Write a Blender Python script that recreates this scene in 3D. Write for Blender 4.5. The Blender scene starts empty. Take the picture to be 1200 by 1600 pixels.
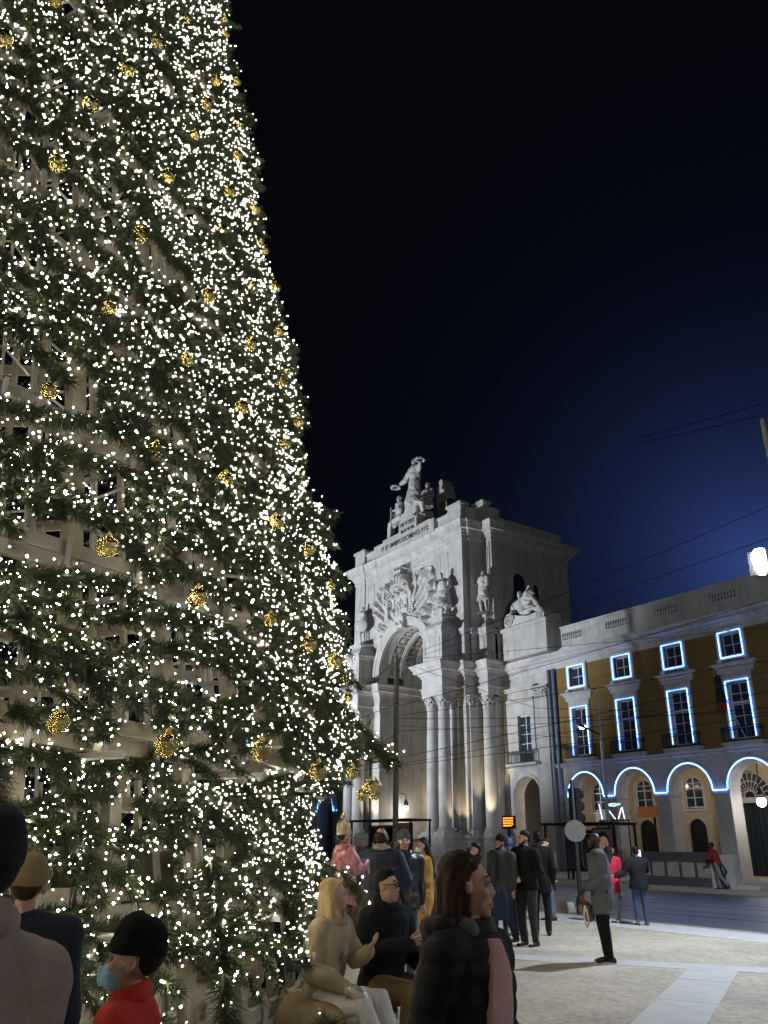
import bpy, math, random
import numpy as np
from mathutils import Vector, Matrix, Euler

random.seed(7)
rng = np.random.default_rng(7)
scene = bpy.context.scene
COL = scene.collection
PI = math.pi

# ------------------------------------------------------------------ camera
# world: X runs along the palace facades (to the right), Y points away from the square through the arch, Z is up
CAM = Vector((0, 0, 1.55))
PITCH, ROLL, YAW = math.radians(22.735), math.radians(0.768), math.radians(-56.19)


def camera_axes():
    cp, sp, cr, sr = math.cos(PITCH), math.sin(PITCH), math.cos(ROLL), math.sin(ROLL)
    m = np.array([[cr, -sr, 0], [sr, cr, 0], [0, 0, 1]]) @ np.array([[1, 0, 0], [0, sp, -cp], [0, cp, sp]])
    a = np.array([math.cos(YAW), math.sin(YAW), 0])
    b = np.array([-math.sin(YAW), math.cos(YAW), 0])
    return m @ np.stack([a, b, np.array([0, 0, 1.0])], 1)


W = camera_axes()
cam_data = bpy.data.cameras.new('camera')
cam = bpy.data.objects.new('camera', cam_data)
COL.objects.link(cam)
R3 = Matrix((tuple(W[0]), tuple(-W[1]), tuple(-W[2]))).transposed()
cam.matrix_world = Matrix.Translation(CAM) @ R3.to_4x4()
cam_data.sensor_fit = 'VERTICAL'
cam_data.sensor_height = 24
cam_data.lens = 24 * 1248 / 1600
cam_data.clip_start = 0.05
cam_data.clip_end = 2000
scene.camera = cam
FW = Vector((W[2][0], W[2][1], 0)).normalized()
RT = Vector((FW.y, -FW.x, 0))

# ------------------------------------------------------------------ night sky
world = bpy.data.worlds.new('World')
scene.world = world
world.use_nodes = True
wn, wl = world.node_tree.nodes, world.node_tree.links
wn.clear()
wo = wn.new('ShaderNodeOutputWorld')
bg = wn.new('ShaderNodeBackground')
tc = wn.new('ShaderNodeTexCoord')
sepz = wn.new('ShaderNodeSeparateXYZ')
wl.new(tc.outputs['Generated'], sepz.inputs[0])
# floodlight's halo painted into the sky colour, strongest towards the lamp, fading with angle
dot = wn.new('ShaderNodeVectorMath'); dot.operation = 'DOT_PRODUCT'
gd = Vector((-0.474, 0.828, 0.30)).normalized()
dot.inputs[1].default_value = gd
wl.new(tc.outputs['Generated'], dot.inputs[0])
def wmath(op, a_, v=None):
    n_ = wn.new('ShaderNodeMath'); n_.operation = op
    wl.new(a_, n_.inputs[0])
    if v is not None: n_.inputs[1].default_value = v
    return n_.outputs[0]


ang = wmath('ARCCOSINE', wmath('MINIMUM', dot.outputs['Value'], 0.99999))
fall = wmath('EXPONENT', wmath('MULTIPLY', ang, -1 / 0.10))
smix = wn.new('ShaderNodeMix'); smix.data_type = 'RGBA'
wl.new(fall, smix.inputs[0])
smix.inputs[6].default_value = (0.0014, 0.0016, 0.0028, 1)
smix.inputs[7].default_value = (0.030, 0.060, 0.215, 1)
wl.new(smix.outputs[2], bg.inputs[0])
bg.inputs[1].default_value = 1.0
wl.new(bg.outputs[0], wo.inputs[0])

scene.view_settings.view_transform = 'Standard'
scene.view_settings.look = 'None'
scene.view_settings.exposure = 0
scene.view_settings.gamma = 1
scene.view_settings.use_curve_mapping = False
scene.render.engine = 'CYCLES'
scene.cycles.use_denoising = True
scene.cycles.max_bounces = 5
scene.cycles.diffuse_bounces = 3
scene.cycles.glossy_bounces = 3
scene.cycles.sample_clamp_indirect = 4.0
scene.cycles.sample_clamp_direct = 0.0
scene.cycles.use_light_tree = True
scene.cycles.caustics_reflective = False
scene.cycles.caustics_refractive = False


def lamp(name, kind, loc, energy, color=(1, 1, 1), target=None, size=0.2, spot=60, blend=0.4):
    d = bpy.data.lights.new(name, kind)
    d.energy = energy
    d.color = color
    if kind in ('POINT', 'SPOT'):
        d.shadow_soft_size = size
    if kind == 'SPOT':
        d.spot_size = math.radians(spot)
        d.spot_blend = blend
    o = bpy.data.objects.new(name, d)
    COL.objects.link(o)
    o.location = loc
    if target is not None:
        o.rotation_euler = (Vector(target) - Vector(loc)).to_track_quat('-Z', 'Y').to_euler()
    return o


# floodlights of the square: low ones aimed at the arch from the left, one on the mast at the right, uplights at the columns
KEY = 1.0
lamp('arch_floodlight', 'SPOT', (-64, 5, 5), 76000 * KEY, (0.80, 0.885, 1.0), (-57, 42, 19), 0.35, 58, 0.5)
lamp('arch_floodlight', 'SPOT', (-74, 10, 4), 20000 * KEY, (0.88, 0.92, 1.0), (-56, 42, 24), 0.35, 50, 0.6)
MAST = Vector((-8.9, 15.6, 0))
lamp('mast_or_fill_flood', 'SPOT', (-9.2, 15.3, 6.9), 3600, (0.72, 0.83, 1.0), (-11, 15, 0), 0.12, 150, 0.5)
lamp('mast_or_fill_flood', 'SPOT', (-9.5, 16.45, 7.3), 4800, (0.75, 0.83, 1.0), (-34, 44, 7), 0.12, 110, 0.6)
lamp('mast_or_fill_flood', 'SPOT', (-9.4, 16.3, 7.4), 2000, (1.0, 0.88, 0.92), (-50, 47, 22), 0.12, 34, 0.7)  # added fill for the arch's dark right side, no lamp of its own
# the next mast, out of picture right, and an unseen fill added behind the viewer
lamp('mast_or_fill_flood', 'SPOT', (5, 15, 9), 2300, (0.80, 0.87, 1.0), (-6, 6, 0), 0.2, 120, 0.6)
lamp('mast_or_fill_flood', 'SPOT', (9, -9, 9), 800, (1.0, 0.90, 0.78), (-2, 1.5, 0.6), 0.3, 42, 0.8)
lamp('column_uplight', 'SPOT', (-47.9, 41.55, 2.6), 1000, (1.0, 0.83, 0.5), (-48.55, 42.6, 7.0), 0.1, 50, 0.6)
lamp('column_uplight', 'SPOT', (-62.2, 40.4, 2.6), 900, (1.0, 0.82, 0.5), (-62.75, 41.2, 7.5), 0.1, 50, 0.6)
lamp('column_uplight', 'SPOT', (-49.6, 40.2, 2.6), 350, (1.0, 0.8, 0.5), (-50.3, 41.6, 9), 0.1, 75, 0.6)

# ------------------------------------------------------------------ helpers
class MB:
    """collects faces of several shapes for one mesh"""

    def __init__(self):
        self.v, self.f, self.m = [], [], []
        self.cur = 0

    def add(self, vs, fs):
        b = len(self.v)
        self.v.extend([tuple(p) for p in vs])
        for f in fs:
            self.f.append([b + i for i in f])
            self.m.append(self.cur)
        return self

    def box(self, x0, x1, y0, y1, z0, z1):
        x0, x1 = min(x0, x1), max(x0, x1); y0, y1 = min(y0, y1), max(y0, y1); z0, z1 = min(z0, z1), max(z0, z1)
        vs = [(x, y, z) for z in (z0, z1) for y in (y0, y1) for x in (x0, x1)]
        return self.add(vs, [(0, 2, 3, 1), (4, 5, 7, 6), (0, 1, 5, 4), (2, 6, 7, 3), (0, 4, 6, 2), (1, 3, 7, 5)])

    def bar(self, a, b, w, h, up=(0, 0, 1)):
        """a beam of cross-section w (sideways) by h (along up) from a to b"""
        a, b = Vector(a), Vector(b)
        d = (b - a).normalized()
        s = d.cross(Vector(up))
        if s.length < 1e-6:
            s = d.cross(Vector((1, 0, 0)))
        s.normalize()
        u = s.cross(d)
        vs = []
        for p in (a, b):
            for i, j in ((-1, -1), (1, -1), (1, 1), (-1, 1)):
                vs.append(p + s * (i * w / 2) + u * (j * h / 2))
        return self.add(vs, [(3, 2, 1, 0), (4, 5, 6, 7), (0, 1, 5, 4), (1, 2, 6, 5), (2, 3, 7, 6), (3, 0, 4, 7)])

    def rings(self, rings, cap=True, closed=False):
        """loft through rings of equal count"""
        n = len(rings[0])
        vs = [p for r in rings for p in r]
        fs = []
        k = len(rings)
        for i in range(k if closed else k - 1):
            for j in range(n):
                a, b = i * n + j, i * n + (j + 1) % n
                c, d = ((i + 1) % k) * n + (j + 1) % n, ((i + 1) % k) * n + j
                fs.append((a, b, c, d))
        if cap and not closed:
            fs.append(tuple(range(n - 1, -1, -1)))
            fs.append(tuple(range((k - 1) * n, k * n)))
        return self.add(vs, fs)

    def tube(self, pts, r, seg=8, dome=False):
        pts = [Vector(p) for p in pts]
        rs = list(r) if hasattr(r, '__len__') else [r] * len(pts)
        tan = []
        for i in range(len(pts)):
            t = pts[min(i + 1, len(pts) - 1)] - pts[max(i - 1, 0)]
            tan.append(t.normalized() if t.length > 1e-9 else Vector((0, 0, 1)))
        if dome:
            t0, t1 = tan[0], tan[-1]
            pre = [(pts[0] - t0 * rs[0] * k, rs[0] * q) for k, q in ((0.98, 0.2), (0.7, 0.71))]
            post = [(pts[-1] + t1 * rs[-1] * k, rs[-1] * q) for k, q in ((0.7, 0.71), (0.98, 0.2))]
            pts = [p for p, _ in pre] + pts + [p for p, _ in post]
            rs = [q for _, q in pre] + rs + [q for _, q in post]
            tan = [t0, t0] + tan + [t1, t1]
        up = Vector((0, 0, 1)) if abs(tan[0].z) < 0.9 else Vector((1, 0, 0))
        rr = []
        for p, t, q in zip(pts, tan, rs):
            s = t.cross(up)
            if s.length < 1e-4:
                s = t.orthogonal()
            s.normalize()
            u = s.cross(t).normalized()
            up = u
            rr.append([p + s * (math.cos(2 * PI * j / seg) * q) + u * (math.sin(2 * PI * j / seg) * q) for j in range(seg)])
        return self.rings([list(reversed(x)) for x in rr])

    def lathe(self, prof, c=(0, 0, 0), seg=16, a0=0.0):
        cx, cy, cz = c
        rr = []
        for r, z in prof:
            rr.append([(cx + r * math.cos(a0 + 2 * PI * j / seg), cy + r * math.sin(a0 + 2 * PI * j / seg), cz + z) for j in range(seg)])
        return self.rings(rr)

    def ell(self, c, r, rot=None, seg=14, rg=9):
        c = Vector(c)
        rr = []
        for i in range(1, rg):
            th = PI * i / rg
            ring = []
            for j in range(seg):
                a = 2 * PI * j / seg
                p = Vector((r[0] * math.sin(th) * math.cos(a), r[1] * math.sin(th) * math.sin(a), -r[2] * math.cos(th)))
                if rot is not None:
                    p = rot @ p
                ring.append(c + p)
            rr.append(ring)
        b = len(self.v)
        self.rings(rr, cap=False)
        top = Vector((0, 0, r[2])); bot = -top
        if rot is not None:
            top = rot @ top; bot = rot @ bot
        k = len(self.v)
        self.v.extend([tuple(c + bot), tuple(c + top)])
        for j in range(seg):
            self.f.append([b + (j + 1) % seg, b + j, k]); self.m.append(self.cur)
            o = b + (rg - 2) * seg
            self.f.append([o + j, o + (j + 1) % seg, k + 1]); self.m.append(self.cur)
        return self

    def sweep(self, path, prof, ends=True):
        """moulding: profile of (out, z) along a plan path, outward = left of the walking direction, mitred corners"""
        P = [Vector((p[0], p[1])) for p in path]
        ns = []
        for a, b in zip(P[:-1], P[1:]):
            d = (b - a).normalized()
            ns.append(Vector((-d.y, d.x)))
        mit = []
        for i in range(len(P)):
            if i == 0: mit.append(ns[0])
            elif i == len(P) - 1: mit.append(ns[-1])
            else:
                mit.append((ns[i - 1] + ns[i]) / max(0.2, 1 + ns[i - 1].dot(ns[i])))
        n = len(prof)
        vs = [(p.x + m.x * d, p.y + m.y * d, z) for p, m in zip(P, mit) for d, z in prof]
        fs = []
        for i in range(len(P) - 1):
            for j in range(n - 1):
                a = i * n + j
                fs.append((a, a + n, a + n + 1, a + 1))
        if ends:
            fs.append(tuple(range(n)))
            fs.append(tuple(range((len(P) - 1) * n + n - 1, (len(P) - 1) * n - 1, -1)))
        return self.add(vs, fs)

    def archwall(self, x0, x1, z0, z1, cx, r, spring, y0, y1, seg=20):
        """wall slab between y0 (front) and y1 with a round-headed opening that runs down to z0"""
        angs = sorted([PI * i / seg for i in range(seg + 1)] + [math.atan2(z1 - spring, cx - x0), PI - math.atan2(z1 - spring, x1 - cx)])
        inner, outer = [(cx - r, z0)], [(x0, z0)]
        for a in angs:
            c, s = math.cos(a), math.sin(a)
            inner.append((cx - r * c, spring + r * s))
            t = 1e9
            if s > 1e-6: t = min(t, (z1 - spring) / s)
            if c > 1e-6: t = min(t, (cx - x0) / c)
            if c < -1e-6: t = min(t, (x1 - cx) / -c)
            outer.append((cx - c * t, spring + s * t))
        inner.append((cx + r, z0)); outer.append((x1, z0))
        n = len(inner)
        vs = [(x, y0, z) for x, z in inner] + [(x, y0, z) for x, z in outer] + [(x, y1, z) for x, z in inner] + [(x, y1, z) for x, z in outer]
        fs = []
        for i in range(n - 1):
            fs.append((i, i + 1, n + i + 1, n + i))
            fs.append((2 * n + i + 1, 2 * n + i, 3 * n + i, 3 * n + i + 1))
            fs.append((i + 1, i, 2 * n + i, 2 * n + i + 1))
            fs.append((n + i, n + i + 1, 3 * n + i + 1, 3 * n + i))
        return self.add(vs, fs)

    def build(self, name, mats, parent=None, smooth=False, local=False, link=True):
        me = bpy.data.meshes.new(name)
        me.from_pydata(self.v, [], self.f)
        if not isinstance(mats, (list, tuple)):
            mats = [mats]
        for m in mats:
            me.materials.append(m)
        if len(mats) > 1:
            me.polygons.foreach_set('material_index', self.m)
        if smooth:
            me.polygons.foreach_set('use_smooth', [True] * len(me.polygons))
            if smooth == 'angle':
                me.set_sharp_from_angle(angle=math.radians(38))
        me.update()
        o = bpy.data.objects.new(name, me)
        COL.objects.link(o)
        if parent is not None:
            o.parent = parent
            if not local:
                o.location = -wloc(parent)
        return o


def wloc(o):
    v = Vector((0, 0, 0))
    while o is not None:
        v += o.location
        o = o.parent
    return v


def tag(o, label=None, cat=None, group=None, kind=None):
    if label: o['label'] = label
    if cat: o['category'] = cat
    if group: o['group'] = group
    if kind: o['kind'] = kind
    return o


def thing(name, label, cat, loc=(0, 0, 0), group=None):
    o = bpy.data.objects.new(name, None)
    COL.objects.link(o)
    o.location = loc
    return tag(o, label, cat, group)


def hub(name, parent):
    """an Empty that gathers the sub-parts of one part"""
    o = bpy.data.objects.new(name, None)
    COL.objects.link(o)
    o.parent = parent
    o.location = -wloc(parent)
    return o


KIDS = {}


def copy_tree(o, off=(0, 0, 0), parent=None):
    c = o.copy()
    COL.objects.link(c)
    if parent is not None:
        c.parent = parent
    c.location = o.location + Vector(off)
    for ch in [x for x in o.children if x.parent == o]:
        k = copy_tree(ch, (0, 0, 0), c)
    return c


# ------------------------------------------------------------------ materials
def mat(name, col, rough=0.8, var=0.0, scale=4.0, bump=0.0, bscale=40.0, metal=0.0, spec=0.5, emit=None, es=0.0, stain=None):
    m = bpy.data.materials.new(name)
    m.use_nodes = True
    nt = m.node_tree
    b = nt.nodes['Principled BSDF']
    b.inputs['Base Color'].default_value = (*col, 1)
    b.inputs['Roughness'].default_value = rough
    b.inputs['Metallic'].default_value = metal
    b.inputs['Specular IOR Level'].default_value = spec
    tcn = None
    if var or bump or stain:
        tcn = nt.nodes.new('ShaderNodeTexCoord')
    if var:
        n = nt.nodes.new('ShaderNodeTexNoise')
        n.inputs['Scale'].default_value = scale
        n.inputs['Detail'].default_value = 6
        n.inputs['Roughness'].default_value = 0.65
        nt.links.new(tcn.outputs['Object'], n.inputs['Vector'])
        r = nt.nodes.new('ShaderNodeValToRGB')
        r.color_ramp.elements[0].position = 0.3
        r.color_ramp.elements[1].position = 0.72
        r.color_ramp.elements[0].color = (*[max(0, c * (1 - var)) for c in col], 1)
        r.color_ramp.elements[1].color = (*[min(1, c * (1 + var)) for c in col], 1)
        nt.links.new(n.outputs['Fac'], r.inputs[0])
        out = r.outputs[0]
        if stain:
            mp = nt.nodes.new('ShaderNodeMapping')
            mp.inputs['Scale'].default_value = (1.3, 1.3, 0.16)
            nt.links.new(tcn.outputs['Object'], mp.inputs[0])
            n3 = nt.nodes.new('ShaderNodeTexNoise')
            n3.inputs['Scale'].default_value = 1.6
            n3.inputs['Detail'].default_value = 5
            nt.links.new(mp.outputs[0], n3.inputs['Vector'])
            r3 = nt.nodes.new('ShaderNodeMapRange')
            r3.inputs[1].default_value = 0.5; r3.inputs[2].default_value = 0.75
            r3.inputs[3].default_value = 0; r3.inputs[4].default_value = 0.6
            nt.links.new(n3.outputs['Fac'], r3.inputs[0])
            mx = nt.nodes.new('ShaderNodeMix'); mx.data_type = 'RGBA'
            nt.links.new(r3.outputs[0], mx.inputs[0])
            nt.links.new(out, mx.inputs[6])
            mx.inputs[7].default_value = (*stain, 1)
            out = mx.outputs[2]
        nt.links.new(out, b.inputs['Base Color'])
    if bump:
        n2 = nt.nodes.new('ShaderNodeTexNoise')
        n2.inputs['Scale'].default_value = bscale
        n2.inputs['Detail'].default_value = 4
        nt.links.new(tcn.outputs['Object'], n2.inputs['Vector'])
        bp = nt.nodes.new('ShaderNodeBump')
        bp.inputs['Strength'].default_value = bump
        bp.inputs['Distance'].default_value = 0.02
        nt.links.new(n2.outputs['Fac'], bp.inputs['Height'])
        nt.links.new(bp.outputs[0], b.inputs['Normal'])
    if emit:
        b.inputs['Emission Color'].default_value = (*emit, 1)
        b.inputs['Emission Strength'].default_value = es
    return m


_cl = {}


def cloth(col, rough=0.9, bump=0.35, bs=120, var=0.18):
    k = (tuple(col), rough, bump, bs)
    if k not in _cl:
        _cl[k] = mat('cloth', col, rough, var, 6, bump, bs, spec=0.25)
    return _cl[k]


M = dict(
    stone=mat('pale_limestone', (0.47, 0.45, 0.42), 0.85, 0.16, 1.2, 0.25, 9, stain=(0.24, 0.22, 0.2)),
    stone2=mat('wing_limestone', (0.50, 0.49, 0.47), 0.85, 0.14, 1.5, 0.2, 9, stain=(0.25, 0.23, 0.21)),
    statue=mat('statue_marble', (0.50, 0.48, 0.45), 0.8, 0.14, 3, 0.2, 12, stain=(0.27, 0.25, 0.23)),
    cream=mat('cream_plaster', (0.42, 0.36, 0.27), 0.9, 0.1, 2),
    ochre=mat('ochre_plaster', (0.215, 0.132, 0.034), 0.9, 0.12, 1.0, 0.15, 20, stain=(0.28, 0.15, 0.025)),
    white=mat('white_sash_paint', (0.62, 0.62, 0.6), 0.5),
    glass=mat('window_glass', (0.030, 0.042, 0.066), 0.07, spec=0.8),
    iron=mat('black_iron', (0.010, 0.010, 0.012), 0.5, spec=0.4),
    wire=mat('wire_black', (0.004, 0.004, 0.004), 0.95, spec=0.1),
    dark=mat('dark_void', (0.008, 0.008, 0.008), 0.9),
    grey=mat('grey_metal', (0.16, 0.17, 0.18), 0.45, metal=0.6),
    pipe=mat('blue_grey_pipe', (0.22, 0.27, 0.33), 0.5),
    roof=mat('gap_shade_brown', (0.06, 0.045, 0.04), 0.9),  # shade tone of the sheet behind the balusters
    conc=mat('mast_concrete', (0.30, 0.27, 0.2), 0.9, 0.15, 5),
    led=mat('blue_led', (0.1, 0.1, 0.1), 0.5, emit=(0.11, 0.28, 1.0), es=13),
    lampw=mat('lamp_white', (0.8, 0.8, 0.8), 0.4, emit=(0.95, 0.97, 1.0), es=30),
    flood=mat('flood_white', (0.8, 0.8, 0.8), 0.4, emit=(0.85, 0.92, 1.0), es=60),
    amber=mat('amber_display', (0.02, 0.01, 0), 0.5, emit=(1.0, 0.28, 0.02), es=2.5),
    wood=mat('weathered_frame_wood', (0.33, 0.30, 0.23), 0.7, 0.2, 3, 0.3, 30),
    steel=mat('galvanised_tube', (0.42, 0.42, 0.4), 0.4, 0.1, 8, metal=0.5),
    gold=mat('gold_bauble', (0.64, 0.51, 0.20), 0.2, bump=0.9, bscale=42, metal=1.0),
    goldm=mat('satin_gold_bauble', (0.80, 0.58, 0.13), 0.34, metal=1.0),
    bulb=mat('fairy_bulb', (0.9, 0.9, 0.85), 0.4, emit=(1.0, 0.90, 0.70), es=110.0),
    skin=mat('skin_light', (0.50, 0.30, 0.21), 0.55, 0.08, 20, spec=0.35),
    skin2=mat('skin_tan', (0.36, 0.20, 0.125), 0.55, 0.08, 20, spec=0.35),
    skin3=mat('skin_dark', (0.05, 0.028, 0.02), 0.5, 0.08, 20, spec=0.4),
    lip=mat('lip', (0.42, 0.12, 0.11), 0.45),
    eye=mat('eye', (0.33, 0.32, 0.31), 0.25),
    iris=mat('iris', (0.03, 0.018, 0.01), 0.2),
    leather=mat('black_leather', (0.012, 0.012, 0.014), 0.35, bump=0.2, bscale=60),
    mask=mat('white_mask', (0.7, 0.7, 0.7), 0.8),
    maskb=mat('blue_mask', (0.25, 0.50, 0.66), 0.8),
)


def hair_mat(name, col, var):
    m = mat(name, col, 0.6, 0, spec=0.18)
    nt = m.node_tree; b = nt.nodes['Principled BSDF']
    t = nt.nodes.new('ShaderNodeTexCoord'); mp = nt.nodes.new('ShaderNodeMapping'); mp.inputs['Scale'].default_value = (110, 110, 7)
    n = nt.nodes.new('ShaderNodeTexNoise'); n.inputs['Scale'].default_value = 1.0; n.inputs['Detail'].default_value = 4
    nt.links.new(t.outputs['Object'], mp.inputs[0]); nt.links.new(mp.outputs[0], n.inputs['Vector'])
    r = nt.nodes.new('ShaderNodeValToRGB')
    r.color_ramp.elements[0].position = 0.3; r.color_ramp.elements[0].color = (*[c * (1 - var) for c in col], 1)
    r.color_ramp.elements[1].position = 0.7; r.color_ramp.elements[1].color = (*[min(1, c * (1 + var)) for c in col], 1)
    nt.links.new(n.outputs['Fac'], r.inputs[0]); nt.links.new(r.outputs[0], b.inputs['Base Color'])
    bp = nt.nodes.new('ShaderNodeBump'); bp.inputs['Strength'].default_value = 0.35; bp.inputs['Distance'].default_value = 0.004
    nt.links.new(n.outputs['Fac'], bp.inputs['Height']); nt.links.new(bp.outputs[0], b.inputs['Normal'])
    return m


M['hair_b'] = hair_mat('hair_black', (0.010, 0.009, 0.009), 0.4)
M['hair_br'] = hair_mat('hair_brown', (0.038, 0.020, 0.010), 0.5)
M['hair_bl'] = hair_mat('hair_blonde', (0.50, 0.35, 0.17), 0.35)
# ------------------------------------------------------------------ ground
def paving_material():
    m = mat('square_paving', (0.43, 0.375, 0.285), 0.75, 0.26, 0.6, 0.5, 55)
    nt = m.node_tree
    b = nt.nodes['Principled BSDF']
    src = b.inputs['Base Color'].links[0].from_socket
    tcn = nt.nodes.new('ShaderNodeTexCoord')
    n = nt.nodes.new('ShaderNodeTexVoronoi'); n.inputs['Scale'].default_value = 17
    nt.links.new(tcn.outputs['Object'], n.inputs['Vector'])
    r = nt.nodes.new('ShaderNodeMapRange'); r.inputs[1].default_value = 0.0; r.inputs[2].default_value = 1.0; r.inputs[3].default_value = 0.78; r.inputs[4].default_value = 1.14
    sp = nt.nodes.new('ShaderNodeSeparateColor')
    nt.links.new(n.outputs['Color'], sp.inputs[0]); nt.links.new(sp.outputs[0], r.inputs[0])
    mx = nt.nodes.new('ShaderNodeMix'); mx.data_type = 'RGBA'; mx.blend_type = 'MULTIPLY'; mx.inputs[0].default_value = 1
    nt.links.new(src, mx.inputs[6]); nt.links.new(r.outputs[0], mx.inputs[7])
    nt.links.new(mx.outputs[2], b.inputs['Base Color'])
    return m


M['paving'] = paving_material()
M['band'] = mat('pale_stone_band', (0.46, 0.45, 0.43), 0.7, 0.12, 3, 0.25, 30)
M['road'] = mat('dark_setts', (0.075, 0.08, 0.09), 0.38, 0.25, 3, 0.6, 14)
M['kerb'] = mat('kerb_stone', (0.34, 0.31, 0.26), 0.8, 0.15, 4)
M['rail'] = mat('tram_rail', (0.5, 0.5, 0.5), 0.22, metal=1.0)
g = MB().box(-400, 400, -400, 400, -0.5, -0.008).build('ground', M['road'])
tag(g, kind='structure')
g = MB().add([(-120, 16.75, 0), (-120, -60, 0), (60, -60, 0), (60, 16.75, 0)], [(0, 1, 2, 3)]).build('square_pavement', M['paving'])
tag(g, kind='structure')
g = MB().add([(-120, 30.5, -0.004), (-120, 16.9, -0.004), (60, 16.9, -0.004), (60, 30.5, -0.004)], [(0, 1, 2, 3)]).build('road', M['road'])
tag(g, kind='structure')
kb = tag(MB().box(-120, 60, 16.75, 16.9, -0.1, 0.012).build('square_kerb', M['kerb']), kind='structure')
# pale stone slabs of the bands laid into the square; each slab a piece of the pavement
slab_root = bpy.data.objects['square_pavement']


def band(p, q, w, nx, name='slab'):
    p, q = Vector(p), Vector(q)
    d = (q - p); L = d.length; d.normalize(); s = Vector((-d.y, d.x))
    n = max(1, int(L / nx))
    for i in range(n):
        a, b2 = p + d * (L * i / n + 0.006), p + d * (L * (i + 1) / n - 0.006)
        k = 0.004 + 0.003 * rng.random()
        vs = [(*(a - s * w / 2), k), (*(b2 - s * w / 2), k), (*(b2 + s * w / 2), k), (*(a + s * w / 2), k)]
        vs += [(v[0], v[1], -0.05) for v in vs]
        MB().add(vs, [(0, 1, 2, 3), (1, 0, 4, 5), (2, 1, 5, 6), (3, 2, 6, 7), (0, 3, 7, 4)]).build(name, M['band'], slab_root)


band((-3.2, 2.6), (-8.35, 11.6), 0.66, 1.5)
band((-30, 2.2), (-11.6, 8.75), 0.55, 1.5)
band((-11.6, 8.75), (-2, 16.0), 0.62, 1.5)
band((-40, 15.9), (10, 15.9), 1.5, 1.6)
# tram rails set in the road
for y in (19.6, 21.0, 23.3, 24.7):
    tag(MB().box(-120, 60, y - 0.03, y + 0.03, -0.02, 0.002).build('tram_rail', M['rail']), kind='structure')
# raised pavement in front of the palace, its kerb of separate stones
pv = tag(MB().box(-140, 60, 30.66, 60, -0.05, 0.15).build('palace_pavement', M['paving']), kind='structure')
k0 = None
for i in range(46):
    x = -70 + i * 1.5
    if k0 is None:
        k0 = MB().box(-0.74, 0.74, 30.45, 30.66, -0.06, 0.16).build('kerb_stone', M['kerb'], pv)
        k0.location = (x, 0, 0)
    else:
        c = k0.copy(); COL.objects.link(c); c.location = (x, 0, 0)

# ------------------------------------------------------------------ triumphal arch
ARCH = thing('triumphal_arch', 'white floodlit stone arch with carved coat of arms and Latin inscription', 'arch', (-58, 42, 0))
AX = -58.0


def mirror(path):
    return [(2 * AX - x, y) for x, y in reversed(path)]


ENT = [(-48.17, 44.6), (-48.17, 42.4), (-49.7, 42.4), (-49.7, 41.3), (-50.45, 41.3), (-50.45, 39.6), (-53.0, 39.6), (-53.0, 41.3), (-54.05, 41.3), (-54.05, 46.5)]
WAL = [(-48.45, 44.6), (-48.45, 43.4), (-49.7, 43.4), (-49.7, 41.35), (-54.05, 41.35), (-54.05, 53)]
PLN = [(-48.17, 44.6), (-48.17, 42.4), (-49.65, 42.4), (-49.65, 41.3), (-50.45, 41.3), (-50.45, 39.6), (-53.0, 39.6), (-53.0, 41.3), (-54.0, 41.3), (-54.0, 53)]
for fn in (lambda p: p, mirror):
    MB().sweep(fn(WAL), [(0, 0.1), (0, 15.4), (-1.0, 15.4)]).build('pier_wall', M['stone'], ARCH)
    MB().sweep(fn(PLN), [(0.34, 0.1), (0.34, 0.5), (0.26, 0.56), (0.26, 2.14), (0.34, 2.2), (0.34, 2.4), (-0.6, 2.4)]).build('plinth', M['stone'], ARCH)
    MB().sweep(fn(ENT), [(-0.6, 12.78), (0.06, 12.78), (0.06, 13.02), (0.10, 13.04), (0.10, 13.3), (0.2, 13.4), (0.2, 13.46), (0.07, 13.48), (0.07, 14.22), (0.16, 14.3), (0.16, 14.42), (0.3, 14.52), (0.32, 14.62),
                         (0.62, 14.7), (0.62, 14.93), (0.70, 14.97), (0.70, 15.05), (0.86, 15.26), (0.86, 15.36), (-0.3, 15.42)]).build('entablature', M['stone'], ARCH)
# ashlar blocks of the plinth that stand out in the floodlight
pb = None
for z in (0.6, 1.13, 1.66):
    off = 0 if z != 1.13 else 0.32
    for i in range(4):
        a = -53.2 + off * 0.5 + i * 0.72
        if a + 0.7 > -50.3: continue
        MB().box(a, a + 0.7, 39.30, 39.36, z, z + 0.5).build('plinth_block', M['stone'], ARCH)
    for i in range(3):
        a = 39.7 + off * 0.4 + i * 0.52
        MB().box(-50.2, -50.165, a, a + 0.5, z, z + 0.5).build('plinth_block', M['stone'], ARCH)

# one column with base, shaft and a leafy capital; the others are copies


def leaf(mb, c, ang, h, w, out, curl):
    """one acanthus leaf that leans out at the tip"""
    ca, sa = math.cos(ang), math.sin(ang)
    rows = []
    for t, ww, o in ((0, 0.8, 0), (0.45, 1.0, 0.10), (0.8, 0.8, 0.45), (1.0, 0.45, 1.0), (0.86, 0.2, 1.25)):
        r = c[3] + out * o
        p = Vector((c[0] + ca * r, c[1] + sa * r, c[2] + h * t))
        s = Vector((-sa, ca, 0)) * (w * ww / 2)
        n = Vector((ca, sa, 0)) * 0.045
        rows.append([p - s, p + n, p + s, p - n * 0.6])
    mb.rings(rows)


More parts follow.
